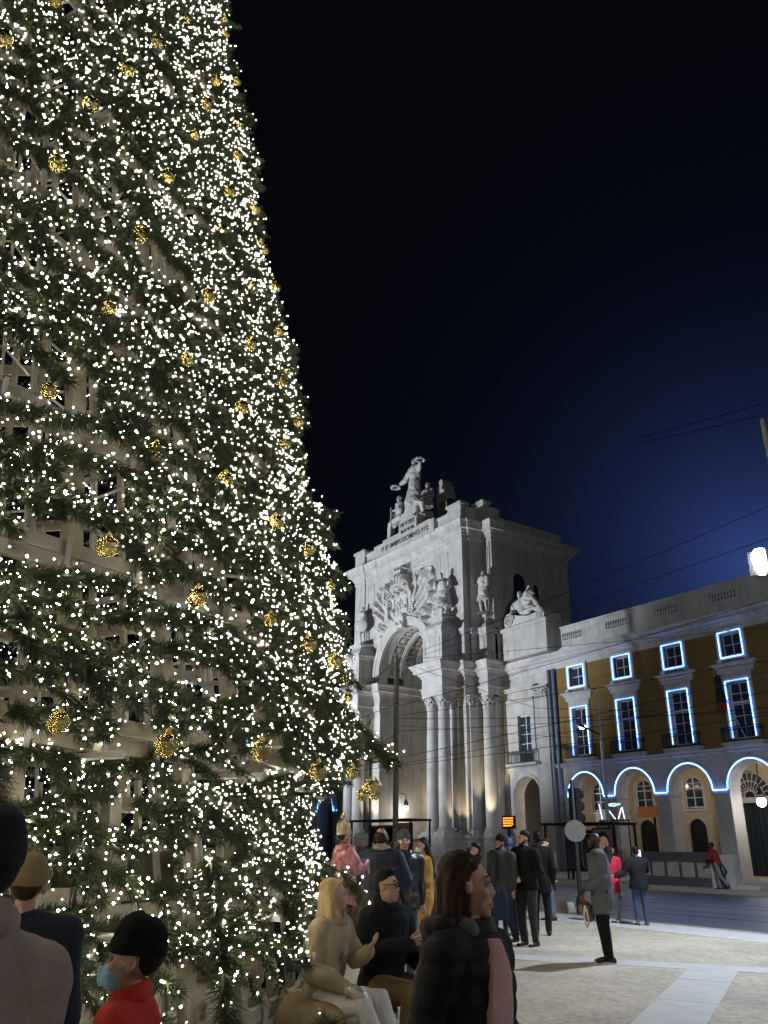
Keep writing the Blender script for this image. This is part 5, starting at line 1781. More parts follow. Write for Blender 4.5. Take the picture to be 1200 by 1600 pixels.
strand([tp(1.02, 6.35, 1.35), tp(1.05, 6.6, 1.05), tp(1.06, 6.85, .92), tp(1.05, 7.0, .80)])
strand([tp(0.86, 6.3, 1.25), tp(0.90, 6.5, .95), tp(0.94, 6.75, .80), tp(0.96, 6.95, .74)])
strand([tp(0.93, 6.3, 2.62), tp(0.97, 6.5, 2.48), tp(1.0, 6.68, 2.36), tp(1.02, 6.82, 2.26)], r=0.14, dens=3600)
strand([tp(0.5, 6.55, 1.5), tp(0.50, 6.7, 1.0), tp(0.51, 6.75, .45)], r=0.14)
strand([tp(0.30, 6.6, 1.9), tp(0.29, 6.75, 1.2), tp(0.31, 6.8, .4)], r=0.15)
strand([tp(0.36, 6.6, .75), tp(0.46, 6.7, .50), tp(0.60, 6.7, .42), tp(0.72, 6.6, .52)], r=0.13)

# platform of broad pale boards, guard rail with posts
M['board'] = mat('pale_platform_paint', (0.50, 0.46, 0.36), 0.6, 0.18, 3, 0.1, 30)
da = 2 * PI / 28
for i in range(-2, 7):
    a0, a1 = da * i + 0.004, da * (i + 1) - 0.004
    for r0, r1 in ((4.9, 5.79), (5.8, 6.86)):
        vs = [tp(a0, r0, .42), tp(a1, r0, .42), tp(a1, r1, .42), tp(a0, r1, .42)]
        vs += [v - Vector((0, 0, .045)) for v in vs]
        MB().add(vs, [(0, 3, 2, 1), (4, 5, 6, 7), (0, 1, 5, 4), (1, 2, 6, 5), (2, 3, 7, 6), (3, 0, 4, 7)]).build('platform_board', M['board'], TREE)
    MB().bar(tp(a0, 6.8, .2), tp(a1, 6.8, .2), 0.04, 0.34).build('platform_skirt', M['wood'], TREE)
    MB().bar(tp(a0, 5.72, .55), tp(a1, 5.72, .55), 0.09, 0.10).build('guard_rail', M['board'], TREE)
    MB().bar(tp(a0, 5.74, .80), tp(a1, 5.74, .80), 0.05, 0.04).build('guard_rail', M['board'], TREE) if i in (0, 1) else None
    MB().bar(tp(a0, 5.74, .42), tp(a0, 5.74, 1.25), 0.10, 0.10).build('guard_post', M['board'], TREE)

# gold baubles: things that hang on the tree
def bauble_mesh():
    mb = MB().ell((0, 0, 0), (.059, .059, .059), None, 24, 16)
    o = mb.build('bauble', M['gold'], None, smooth=True)
    c = MB().lathe([(.015, .054), (.016, .069), (.009, .073), (.003, .083)], (0, 0, 0), 10).build('cap', M['goldm'], o, local=True)
    return o


b0 = None
for zi, z in enumerate(RINGS[2:16]):
    r = TR(z) + 0.30
    n = int(2 * PI * r / 0.70)
    for i in range(n):
        ph = 2 * PI * (i + 0.37 * zi) / n
        ph = (ph + PI) % (2 * PI) - PI
        if not (PHI0 < ph < PHI1 - 0.1): continue
        if b0 is None:
            b0 = bauble_mesh(); o = b0
        else:
            o = copy_tree(b0)
        k = rg.random(3)
        o.location = tp(ph + 0.02 * (k[0] - .5), r + 0.06 * k[1] + 0.1 * math.exp(-((z - 2.3) / 0.4) ** 2), z - 0.03 - 0.10 * k[2])
        o.rotation_euler = (0.2 * (k[0] - .5), 0.2 * (k[1] - .5), k[2] * 6)
        if k[1] < 0.22:
            o.data = o.data if o is b0 else o.data
            sat = True
        tag(o, 'shiny gold bauble hanging among the fairy lights on the Christmas tree', 'bauble', 'gold baubles hanging on the tree')
        o.scale = (1, 1, 1) if k[0] < .7 else (.8, .8, .8)
# ------------------------------------------------------------------ street furniture
# tall concrete mast that carries the tram wires
tm = thing('tram_mast', 'tall tapered concrete mast with pointed top carrying the tram wires before the arch', 'mast', (-44.5, 31, .15))
MB().lathe([(.25, 0), (.25, .4), (.20, .45), (.155, 12.9), (.12, 13.2), (.02, 14.1)], (-44.5, 31, .15), 8).build('shaft', M['conc'], tm)
MB().tube([(-44.5, 31, 14.2), (-44.5, 31, 14.75)], .02, 6).build('spike', M['iron'], tm)
mb = MB()
for z in (12.6, 12.9, 10.4): mb.tube([(-44.5 + .17 * math.cos(q), 31 + .17 * math.sin(q), z) for q in np.linspace(0, 2 * PI, 13)], .02, 6)
mb.build('clamp_band', M['iron'], tm)


def wire(a, b, sag=.25, r=.014, label=None, n=10):
    a, b = Vector(a), Vector(b)
    pts = [a.lerp(b, i / n) - Vector((0, 0, sag * 4 * (i / n) * (1 - i / n))) for i in range(n + 1)]
    o = MB().tube(pts, r, 5).build('overhead_wire', M['wire'])
    tag(o, label, 'wire', 'tram wires over the road')
    return o


WL = 'thin black tram wire strung across the front of the arch and palace'
A_ = (-44.5, 31, 13.3)
for a, b, s, r in ((A_, (-20, 27, 13.2), .25, .013), ((-44.5, 31, 13.1), (-20, 27.5, 12.4), .2, .012), (A_, (-24, 44, 13.5), .05, .014), (A_, (-36.5, 36, 9.6), .05, .014), ((-36.5, 36, 9.6), (-33.2, 43.4, 9.7), .0, .014),
                   ((-44.5, 31, 10.2), (-20, 33, 12.0), .25, .016), ((-44.5, 31, 9.6), (-22, 31, 9.1), .3, .014), ((-44.5, 31, 9.4), (-24, 43.5, 8.6), .1, .014), ((-44.5, 31, 8.6), (-22, 29, 7.0), .2, .014),
                   ((-60, 31, 10.2), A_, .5, .02), ((-62, 31, 9.6), (-44.5, 31, 10.4), .35, .02), ((-66, 36, 7.4), (-22, 24, 5.6), .3, .012), ((-66, 36, 7.0), (-20, 25.2, 6.4), .3, .012), ((-66, 33, 6.6), (-20, 21.5, 5.9), .2, .012),
                   ((-44.5, 31, 9.0), (-41, 44, 8.9), .1, .012), ((-72, 40, 8.0), (-44.5, 31, 8.4), .3, .014)):
    if -23 < b[0] < -19:      # runs on to the next mast beyond the right edge
        k = (-1.0 - a[0]) / (b[0] - a[0]); b = tuple(p + (q - p) * k for p, q in zip(a, b))
    wire(a, b, s, r, WL, )
for a, b in (((-7.87, 15.07, 10.46), (-15.58, 20.82, 14.71)), ((-7.87, 15.07, 10.2), (-15.58, 20.82, 14.5))):
    wire(a, b, .02, .010, 'thin wire caught by the floodlight beside the mast top')
h = MB().box(-47.2, -46.6, 34.9, 34.93, 6.5, 6.55)
for i in range(3): h.bar((-41.2 + .25 * i, 32.4, 7.0 - .02 * i), (-40.9 + .25 * i, 32.4, 7.3 - .2 * i), .03, .03)
tag(h.build('wire_hanger', M['iron']), 'small black hanger clamps on the tram wires', 'wire hanger')


def street_lamp(name, label, x, y, h, arms, group=None):
    t = thing(name, label, 'street lamp', (x, y, .15), group)
    MB().lathe([(.13, 0), (.13, .5), (.075, .6), (.06, h)], (x, y, .15), 10).build('pole', M['iron' if len(arms) > 1 else 'pipe'], t, smooth='angle')
    for (tx, ty, tz, bz) in arms:
        MB().tube([(x, y, bz), (tx, ty, tz)], [.055, .04], 6).build('arm', M['iron'], t)
        d = (Vector((tx, ty, tz)) - Vector((x, y, bz))).normalized()
        hd = MB().ell((tx, ty, tz), (.34, .2, .09), Vector((1, 0, 0)).rotation_difference(d).to_matrix(), 14, 8).build('lamp_head', M['iron'], t, smooth=True)
        MB().ell((tx, ty, tz - .05), (.25, .15, .09), None, 12, 8).build('lamp_glass', M['lampw'], hd, smooth=True)
        lamp('street_light', 'SPOT', (tx, ty, tz - .2), 420, (1.0, .93, .82), (tx, ty, 0), .12, 140, .5)
    return t


street_lamp('street_lamp', 'dark double-armed street lamp in front of the left pier of the arch', -47.5, 31, 8.4, [(-49.4, 31, 7.25, 6.9), (-45.7, 31.2, 6.95, 6.8)])
street_lamp('street_lamp', 'single-armed street lamp standing before the first arch of the ochre building', -28.9, 33, 8.7, [(-30.05, 33, 7.55, 7.0)])
# floodlight mast at the right
fm = thing('floodlight_mast', 'grey mast with a blinding white floodlight at the right of the square', 'mast', (MAST.x, MAST.y, 0))
MB().lathe([(.16, 0), (.16, .6), (.10, .7), (.06, 10.55), (.05, 10.6)], (-8.42, 15.95, 0), 12).build('pole', mat('mast_paint', (.35, .33, .31), .6), fm, smooth='angle')
MB().bar((-8.42, 15.95, 7.3), (-8.85, 15.66, 7.3), .05, .05).build('bracket', M['grey'], fm)
fl = MB().box(-9.12, -8.70, 15.56, 15.84, 6.98, 7.5).build('lamp_housing', M['grey'], fm)
MB().tube([(-8.80, 15.60, 7.23), (-8.90, 15.52, 7.23), (-8.95, 15.48, 7.22)], [.29, .28, .18], 14).build('lamp_glass', M['flood'], fl, smooth=True)


def lantern(label, x, y, z, bracket, energy, r=.17):
    t = thing('lantern', label, 'lantern', (x, y, z))
    MB().ell((x, y, z), (r, r, r), None, 16, 10).build('globe', M['lampw'], t, smooth=True)
    mb = MB().lathe([(.02, .95), (.06, .9), (.03, .8), (.12, .62), (.2, .42), (.22, .36), (.19, .34), (.14, .16)], (x, y, z), 12)
    for q in range(4):
        mb.tube([(x + .2 * math.cos(q * PI / 2 + .4), y + .2 * math.sin(q * PI / 2 + .4), z + .36), (x + .13 * math.cos(q * PI / 2 + .4), y + .13 * math.sin(q * PI / 2 + .4), z - .22)], .014, 5)
    mb.build('lantern_crown', M['iron'], t)
    mb = MB().tube([(x, y, z + .95), (x, y, z + 1.15), bracket], .035, 6)
    mb.build('bracket', M['iron'], t)
    lamp('lantern_light', 'POINT', (x, y, z - .35), energy, (1.0, .86, .62), None, .15)
    return t


lantern('round white lantern glowing under the wide arch at the right edge of the ochre building', rx[3] - .05, 44.6, 4.15, (rx[3] - .05, 44.7, 6.3), 60, .26)
lantern('iron lantern with glowing globe hung in the passage of the triumphal arch', -61.0, 43.6, 4.7, (-62.0, 43.6, 6.0), 90, .2)
lamp('lantern_light', 'POINT', (-60.8, 48, 5.5), 160, (1.0, .8, .5), None, .3)
for x in rx[:4]:
    lamp('arcade_light', 'POINT', (x + 1.2, 47.0, 5.9), 70, (1.0, .86, .66), None, .2)
lamp('arcade_light', 'POINT', (-46.05, 46.5, 5.0), 70, (1.0, .82, .6), None, .2)
mb = MB().box(-44.72, -44.6, 44.35, 44.6, 3.9, 4.3)
tag(mb.build('wall_lamp', M['lampw']), 'small glowing wall lamp inside the stone arch next to the columns', 'wall lamp')


def poster(parent, x0, x1, y, z0, z1, face):
    """flat advert print: dark ground, a plain generic portrait"""
    b = MB().box(x0, x1, y - .05, y + .12, z0, z1).build('advert_case', M['iron'], parent)
    MB().box(x0 + .07, x1 - .07, y - .056, y - .05, z0 + .07, z1 - .07).build('advert_print', mat('print_dark', (.045, .03, .028), .3, .5, 3, emit=(.10, .06, .05), es=.25), b)
    w, hgt = x1 - x0, z1 - z0
    cx, cz = (x0 + x1) / 2 + face * w, z0 + hgt * .62
    n = 24
    def disc(cx, cz, a, b_, m, d):
        MB().add([(cx + a * math.cos(2 * PI * i / n), y - d, cz + b_ * math.sin(2 * PI * i / n)) for i in range(n)], [tuple(range(n))]).build('advert_shape', m, b)
    pm = mat('print_skin', (.28, .15, .10), .3, .3, 4, emit=(.45, .24, .16), es=.35); pd = mat('print_hair', (.03, .018, .014), .3)
    disc(cx, cz + .06, w * .30, hgt * .26, pd, .058)
    disc(cx + w * .03, cz - .02, w * .22, hgt * .2, pm, .060)
    disc(cx, z0 + hgt * .22, w * .34, hgt * .15, pm, .059)
    for q in (-1, 1): disc(cx + w * (.03 + q * .08), cz + .03, w * .035, hgt * .014, pd, .062)
    disc(cx + w * .03, cz - hgt * .1, w * .07, hgt * .014, mat('print_lips', (.3, .05, .05), .3), .062)
    return b


def shelter(label, x0, x1, y0, y1, zt, adx, face, bench):
    t = thing('bus_shelter', label, 'bus shelter', ((x0 + x1) / 2, y0, .15))
    MB().box(x0, x1, y0 - .3, y1 + .1, zt - .12, zt).build('roof', M['iron'], t)
    for x in (x0 + .08, x1 - .08):
        for y in (y0 - .1, y1):
            MB().box(x - .045, x + .045, y - .045, y + .045, .15, zt - .12).build('post', M['iron'], t)
    n = 3
    w = (adx[0] - x0 - .2) / n
    for i in range(n):
        MB().box(x0 + .15 + i * w, x0 + .15 + (i + 1) * w - .04, y1 - .01, y1 + .004, .55, zt - .35).build('glass_panel', mat('shelter_glass', (.05, .055, .06), .08, spec=.7), t)
        MB().box(x0 + .15 + i * w, x0 + .15 + (i + 1) * w - .04, y1 - .03, y1 - .012, zt - .52, zt - .46).build('glass_band', M['white'], t)
    for z in (.55, zt - .3):
        MB().box(x0 + .1, adx[0], y1 - .03, y1 + .03, z - .04, z).build('rail', M['iron'], t)
    if bench:
        MB().box(x0 + .4, adx[0] - .4, y1 - .5, y1 - .15, .58, .63).build('bench', M['iron'], t)
        for x in (x0 + .7, adx[0] - .7): MB().box(x - .04, x + .04, y1 - .4, y1 - .25, .15, .58).build('bench_leg', M['iron'], t)
    poster(t, adx[0], adx[1], y0, .55, zt - .25, face)
    return t


shelter('bus shelter with a lit advert portrait in front of the ochre building', -32.3, -27.6, 32.0, 33.4, 2.78, (-29.1, -27.75), 0, True)
shelter('bus shelter with a dark advert under the tram mast, before the left pier', -50.1, -43.1, 31.3, 32.7, 3.2, (-45.0, -43.2), .02, False)
# neon chair-like light strokes and the orange board behind the right shelter
t = thing('light_ornament', 'white and pale blue neon strokes glowing above the bus shelter roof', 'light ornament', (-29.5, 34.2, 2.9))
for a, b in (((-30.5, 3.75), (-30.35, 3.0)), ((-30.0, 3.55), (-29.5, 3.0)), ((-29.05, 3.5), (-29.3, 3.0)), ((-29.0, 3.55), (-28.9, 3.0))):
    MB().tube([(a[0], 34.2, a[1]), (b[0], 34.2, b[1])], .025, 6).build('neon_stroke', mat('neon', (.2, .2, .2), .5, emit=(.75, .85, 1), es=2.2), t)
MB().tube([(-30.0, 34.2, 3.68), (-29.6, 34.2, 3.74), (-29.1, 34.2, 3.7), (-29.5, 34.2, 3.62), (-30.0, 34.2, 3.68)], .03, 6).build('neon_stroke', mat('neon_blue', (.1, .1, .2), .5, emit=(.35, .65, 1), es=2.5), t)
MB().box(-30.6, -28.6, 34.2, 34.24, 2.9, 2.96).build('rail', M['iron'], t)
MB().bar((-28.7, 34.22, .15), (-28.7, 34.22, 2.95), .05, .05).build('post', M['iron'], t)
sb = thing('signboard', 'dull orange signboard on a post behind the bus shelter roof', 'sign', (-27.7, 34.5, .15))
MB().box(-28.3, -27.1, 34.5, 34.56, 3.05, 3.55).build('board', mat('orange_board', (.42, .13, .03), .6), sb)
MB().box(-27.42, -27.34, 34.56, 34.64, .15, 3.6).build('post', M['iron'], sb)
# amber departures display on its post
ds = thing('departures_display', 'small amber dot display glowing on a post by the columns', 'display', (-41.75, 38, .15))
MB().box(-42.3, -41.2, 38.0, 38.2, 2.72, 3.52).build('case', M['iron'], ds)
for r_ in range(4):
    x = -42.18
    while x < -41.4:
        L = .08 + .2 * rng.random()
        MB().box(x, min(x + L, -41.4), 37.985, 38.0, 3.32 - r_ * .15, 3.41 - r_ * .15).build('lit_text', M['amber'], ds); x += L + .04
for r_ in range(3): MB().box(-41.36, -41.25, 37.985, 38.0, 3.3 - r_ * .18, 3.42 - r_ * .18).build('lit_text', M['amber'], ds)
MB().box(-41.8, -41.7, 38.05, 38.15, .15, 2.72).build('post', M['iron'], ds)
# traffic light and the back of a round sign on one pole
tl = thing('traffic_light', 'black traffic light pole with the blank back of a round sign', 'traffic light', (-16.15, 17.1, 0))
MB().lathe([(.06, 0), (.055, 3.25), (.02, 3.3)], (-16.15, 17.1, 0), 8).build('pole', M['iron'], tl, smooth='angle')
MB().lathe([(.08, 0), (.11, .03), (.11, .35), (.07, .45)], (-16.15, 17.1, 0), 10).build('foot', M['iron'], tl)
for z in (2.35, 2.65, 2.95):
    o = MB().box(-16.33, -16.05, 17.12, 17.3, z - .15, z + .14).build('signal_box', M['iron'], tl)
    MB().tube([(-16.19, 17.28, z), (-16.19, 17.46, z - .02)], [.11, .12], 10).build('visor', M['iron'], o)
o = MB().tube([(-16.085, 17.03, 2.0), (-16.105, 17.05, 2.0)], .275, 28).build('sign_disc', mat('sign_back', (.13, .12, .10), .7, .12, 6), tl)
mb = MB().rings([[(-17.75 + .9 * q, 17.45 + y, z) for y, z in ((-.16, 0), (.16, 0), (.13, zz), (-.13, zz))] for q, zz in ((0, .10), (.05, .19), (.98, .25), (1.03, .12))])
tag(mb.build('concrete_block', M['kerb']), 'low beige concrete block lying by the road behind the man in grey', 'concrete block')
# low wall with dark rails and pale panels at the kerb
br = thing('railing_wall', 'low dark railing with four pale panels along the far kerb', 'railing', (-24, 31.5, .15))
MB().box(-26.2, -22.3, 31.45, 31.6, 1.12, 1.5).build('top_rail', M['grey'], br)
MB().box(-26.2, -22.3, 31.45, 31.6, .17, .52).build('bottom_rail', M['grey'], br)
for i in range(6):
    MB().box(-26.2 + i * .765, -26.1 + i * .765, 31.47, 31.58, .52, 1.12).build('post', M['grey'], br)
    if i < 5: MB().box(-26.095 + i * .765, -25.44 + i * .765, 31.52, 31.55, .525, 1.115).build('panel', mat('pale_panel', (.33, .30, .25), .6, .1, 5), br)
ew = MB().box(-22.28, -21.2, 31.35, 31.75, .15, 1.42); ew.box(-21.18, -20.2, 31.35, 31.9, .15, .32)
tag(ew.build('wall_end', M['band']), 'pale stone wall end beside the dark railing', 'wall')
ic = thing('instrument_case', 'tall black object like an instrument case leaning at the pale wall end', 'case', (-21.6, 31.2, .15))
mb = MB(); mb.tube([(-21.62, 31.22, .30), (-21.66, 31.24, .6), (-21.60, 31.25, .78), (-21.74, 31.28, 1.1), (-21.86, 31.3, 1.42)], [.10, .08, .14, .06, .05], 8, True); mb.tube([(-21.84, 31.3, 1.4), (-21.93, 31.3, 1.5)], [.07, .09], 8, True)
mb.build('case_body', M['leather'], ic, smooth=True)
MB().box(-21.75, -21.5, 31.1, 31.34, .15, .32).build('foot_plate', M['grey'], ic)
# flag on a slanting pole from the fourth balcony
fg = thing('flag', 'dark flag with a red lower edge hanging from a slanting balcony pole', 'flag', (rx[3] - .2, 43.6, 8))
MB().tube([(rx[3] + .05, 43.95, 7.5), (rx[3] - .55, 42.6, 11.2)], [.03, .02], 8).build('pole', M['white'], fg)
vs, fs = [], []
for i in range(10):
    for q in range(7):
        z = 11.1 - 2.0 * i / 9
        vs.append((rx[3] - .5 + .08 * q - .10 + .05 * math.sin(q * 1.9 + i * .4), 42.65 + .09 * math.cos(q * 1.7 + i * .3), z))
mb = MB(); mb.v = vs
for i in range(9):
    for q in range(6):
        mb.f.append([i * 7 + q, i * 7 + q + 1, (i + 1) * 7 + q + 1, (i + 1) * 7 + q]); mb.m.append(1 if i > 6 else 0)
mb.build('cloth', [cloth((.02, .03, .04)), cloth((.30, .03, .03))], fg, smooth=True)
# ------------------------------------------------------------------ people
J0 = {}
GR = 'people crossing the square'
puff = lambda c, q=.075, **k: dict(dict(m=cloth(c, .55, .2, 60), th=.045, hem=.78, quilt=q), **k)
coat = lambda c, **k: dict(dict(m=cloth(c), th=.035, hem=.80), **k)
jeans = dict(m=cloth((.06, .085, .14)), th=.016)
blackp = dict(m=cloth((.010, .010, .012)), th=.014)

# the young woman who walks past the camera
P1 = human('person', 'young woman in a dark puffer jacket walking right, long brown hair half tied', 'person', (-2.37, 1.955), 318, 1.53, 0,
           dict(shR=(.15, 0, 1.40), shL=(-.15, 0, 1.40), elR=(.195, -.06, 1.13), wrR=(.18, .10, .90), elL=(-.2, -.02, 1.13), wrL=(-.2, .16, .92), knR=(.10, .16, .52), anR=(.1, .22, .10), knL=(-.1, -.02, .5), anL=(-.1, -.2, .1)),
           dict(m=cloth((.011, .010, .014), .75, .2, 60), th=.042, hem=.62, quilt=.082, flare=.05, hood=True, front=cloth((.62, .36, .34), .95), frontw=.085, frontname='shirt', collar=cloth((.13, .125, .125)), opening=True, chigh=.5),
           dict(m=cloth((.012, .012, .016)), th=.014), (.02, .02, .02), None, 'skin', ('half', 'hair_br'), None, None, (40, 1, 0), near=True, female=True, bulk=.88)
# two people seated on the platform edge
sit = dict(pel=(0, 0, .10), chest=(0, .02, .42), neck=(0, .05, .645), shR=(.18, .03, .585), shL=(-.18, .03, .585), hipR=(.1, .02, .08), hipL=(-.1, .02, .08), knR=(.12, .42, .10), knL=(-.11, .42, .09), anR=(.12, .46, -.33), anL=(-.11, .48, -.33),
           elR=(.26, .06, .32), wrR=(.17, .25, .26), elL=(-.26, .06, .32), wrL=(-.17, .26, .26))
P2 = human('person', 'blonde woman in a beige wool coat and white trousers seated on the platform edge', 'person', (-5.67, 3.32), 328, 1.66, .45,
           dict(sit, chest=(0, .03, .42), neck=(.0, .09, .64), shR=(.17, .06, .58), shL=(-.18, .06, .58), wrL=(-.10, .34, .44), hL=(.1, .5, .5), elL=(-.24, .15, .34), wrR=(.12, .33, .20), anR=(.05, .62, -.32), anL=(-.05, .68, -.34), knR=(.12, .46, .12), knL=(-.08, .47, .14)),
           dict(m=cloth((.38, .30, .185), .95), th=.036, hem=.9, wr=.014, name='coat', collar=cloth((.38, .30, .185), .95), chigh=.4), dict(m=cloth((.66, .63, .60)), th=.02), (.6, .58, .55), None, 'skin', ('xlong', 'hair_bl'), None, None, (52, 4, 0), near=True, female=True)
mb = MB()   # the coat's skirt spread over the platform behind her
mb.ell((.02, -.10, .03), (.27, .20, .15)); mb.ell((-.12, -.26, -.01), (.20, .20, .09)); mb.ell((.18, -.12, -.06), (.16, .2, .16)); mb.ell((.2, .12, .02), (.12, .24, .12)); mb.ell((.26, -.02, -.2), (.10, .16, .16))
grow(mb, 'coat_skirt', cloth((.38, .30, .185), .95), P2, .013, 4, wrinkles(.016, 12))
P3 = human('person', 'seated man with glasses in a black jacket and tan trousers, phone in hand', 'person', (-5.90, 3.99), 312, 1.75, .45,
           dict(sit, elR=(.28, .10, .34), wrR=(.06, .36, .42), hR=(-.3, .5, .5), elL=(-.27, .06, .32), wrL=(-.16, .30, .24), knL=(-.12, .44, .12), knR=(.14, .45, .13)),
           dict(m=cloth((.008, .008, .010), .8), th=.05, hem=.9, wr=.010, collar=cloth((.008, .008, .010), .8), chigh=1), dict(m=cloth((.20, .13, .045)), th=.028), (.05, .04, .03), None, 'skin', ('quiff', 'hair_b'), None, None, (22, 2, 0), near=True, glasses=True)


def phone(label, p, d, up, lit=False):
    d, up = Vector(d).normalized(), Vector(up).normalized()
    s = d.cross(up).normalized(); up = s.cross(d)
    rows = []
    t = thing('phone', label, 'phone', p)
    def slab(name, w, h, t0, t1, m, par):
        vs = [Vector(p) + s * (x * w) + up * (z * h) + d * y for y in (t0, t1) for x, z in ((-1, -1), (1, -1), (1, 1), (-1, 1))]
        return MB().add(vs, [(3, 2, 1, 0), (4, 5, 6, 7), (0, 1, 5, 4), (1, 2, 6, 5), (2, 3, 7, 6), (3, 0, 4, 7)]).build(name, m, par)
    slab('case', .037, .075, -.004, .004, M['mask'] if lit is None else M['iron'], t)
    slab('screen', .034, .071, .0045, .006, mat('phone_screen', (.02, .02, .02), .1, emit=(.75, .85, 1), es=1.6 if lit else .05), t)
    return t


for nm, zc, rr in (('belt', .12, .185),):
    MB().tube([(rr * math.cos(2 * PI * i / 24), .01 + (rr - .035) * math.sin(2 * PI * i / 24), zc) for i in range(25)], .016, 6).build(nm, cloth((.33, .26, .16), .9), P2, smooth=True, local=True)
q = held(P3, (.03, .40, .47))
phone('white phone held up by the seated man with glasses', q, (-.3, -.2, .9), (.2, -.3, .8), None)
bg_ = thing('clutch_bag', 'small silver clutch bag on the lap of the blonde woman', 'bag', held(P2, (.16, .42, .2)))
MB().ell(tuple(held(P2, (.14, .40, .19))), (.10, .055, .05), Euler((0, .3, .8)).to_matrix(), 14, 8).build('body', mat('silver_leather', (.5, .48, .4), .25, metal=.7, bump=.5, bscale=50), bg_, smooth=True)
or_ = thing('orange', 'orange fruit lying on the pale platform boards', 'fruit', (-6.55, 3.55, .46))
MB().ell((-6.55, 3.55, .462), (.04, .04, .038), None, 14, 9).build('peel', mat('orange_peel', (.75, .26, .02), .5), or_, smooth=True)
MB().ell((-6.55, 3.55, .50), (.006, .006, .003), None, 8, 5).build('stalk', M['wood'], or_)
P4b = human('person', 'dark-haired person half hidden behind the blonde woman', 'person', (-6.95, 3.62), 60, 1.36, .45, sit, coat((.015, .015, .018)), blackp, (.02, .02, .02), None, 'skin', ('crop', 'hair_b'), None, None, (0, 0, 0))
P4 = human('person', 'child in a shiny pink hooded jacket and cream bobble hat standing on the platform', 'person', (-8.05, 4.93), 22, 1.28, .45,
           dict(elR=(.26, .12, 1.2), wrR=(.14, .30, 1.28), elL=(-.26, .12, 1.2), wrL=(-.12, .30, 1.28)),
           dict(m=mat('pink_foil', (.50, .20, .22), .3, .2, 8, .5, 30, metal=.4), th=.06, hem=.72, wr=.022, hood=True, bulk=1), blackp, (.1, .05, .05), None, 'skin', ('short', 'hair_br'), ('pom', cloth((.68, .58, .38), .95, .8, 160)), None, (15, 0, 0), hs=1.12)
P5 = human('person', 'balding man in a navy quilted jacket with sheepskin collar, seen from behind', 'person', (-8.55, 5.75), 72, 1.76, 0,
           dict(elR=(.29, .06, 1.15), wrR=(.22, .26, 1.08), elL=(-.29, .06, 1.15), wrL=(-.2, .27, 1.1)),
           dict(m=cloth((.025, .030, .055), .6, .2, 60), th=.06, hem=.76, quilt=.062, collar=cloth((.50, .42, .30), 1.0, .9, 90), chigh=1), dict(m=cloth((.02, .025, .04)), th=.02), (.02, .02, .02), None, 'skin2', ('bald', 'hair_br'), None, None, (10, 0, 0), bulk=1.12)
mb = MB().ell((0, -.045, 1.64), (.080, .072, .075)); mb.ell((.06, .0, 1.62), (.024, .03, .04)); mb.ell((-.06, .0, 1.62), (.024, .03, .04))
grow(mb, 'hair', M['hair_br'], P5, .01, 2, strands(.002, (0, 0, 1.65)))
P6 = human('person', 'smiling man in grey beanie, black leather jacket and blue jeans', 'person', (-9.45, 6.72), 292, 1.74, 0,
           dict(elR=(.27, -.02, 1.13), wrR=(.20, .14, .95)), dict(m=M['leather'], th=.045, hem=.80, wr=.010, collar=M['leather'], front=cloth((.03, .03, .035)), frontw=.05), dict(m=cloth((.09, .13, .22)), th=.022), (.05, .08, .16), None, 'skin', ('short', 'hair_br'), ('beanie', cloth((.07, .08, .10), .95, .6, 120)), None, (-12, 0, 0), smile=True)
human('person', 'brown-haired woman turned away behind the man in the beanie', 'person', (-10.95, 7.55), 120, 1.62, 0, None, coat((.05, .045, .04)), blackp, (.03, .03, .03), None, 'skin', ('long', 'hair_br'), None, None, (0, 0, 0), female=True)
human('person', 'dark-haired woman facing the balding man, mostly hidden behind him', 'person', (-9.15, 5.85), 285, 1.55, 0, None, coat((.10, .05, .03)), blackp, (.03, .03, .03), None, 'skin', ('long', 'hair_br'), None, None, (60, 0, 0), female=True)
P7 = human('person', 'long-haired woman in a mustard yellow coat and white face mask', 'person', (-10.72, 7.99), 192, 1.68, 0,
           dict(elR=(.26, .04, 1.13), wrR=(.20, .2, .98), elL=(-.27, .02, 1.12), wrL=(-.18, .2, 1.05)), dict(m=cloth((.40, .22, .04)), th=.035, hem=.45, flare=.06, name='coat', wr=.012), blackp, (.02, .02, .02), None, 'skin', ('xlong', 'hair_b'), None, 'mask', (10, -6, 0), female=True)


def bag(name, label, c, w, d, h, m, strap=True, ang=0.0):
    t = thing(name, label, 'bag', c)
    mb = MB()
    R_ = Matrix.Rotation(ang, 3, 'Z')
    rows = []
    for q, k in ((0, .94), (.06, 1), (.8, .97), (1, .86)):
        rows.append([Vector(c) + R_ @ V(w * k * sx * (1 if abs(sy) < .9 or True else 1), d * k * sy, h * q) for sx, sy in ((-1, -.8), (-.8, -1), (.8, -1), (1, -.8), (1, .8), (.8, 1), (-.8, 1), (-1, .8))])
    mb.rings(rows); mb.build('body', m, t)
    if strap:
        for s in (-1, 1):
            MB().tube([Vector(c) + R_ @ V(w * .55 * math.cos(PI * i / 10), d * .5 * s, h + h * .45 * math.sin(PI * i / 10)) for i in range(11)], .009, 6).build('handle', m, t, smooth=True)
    return t


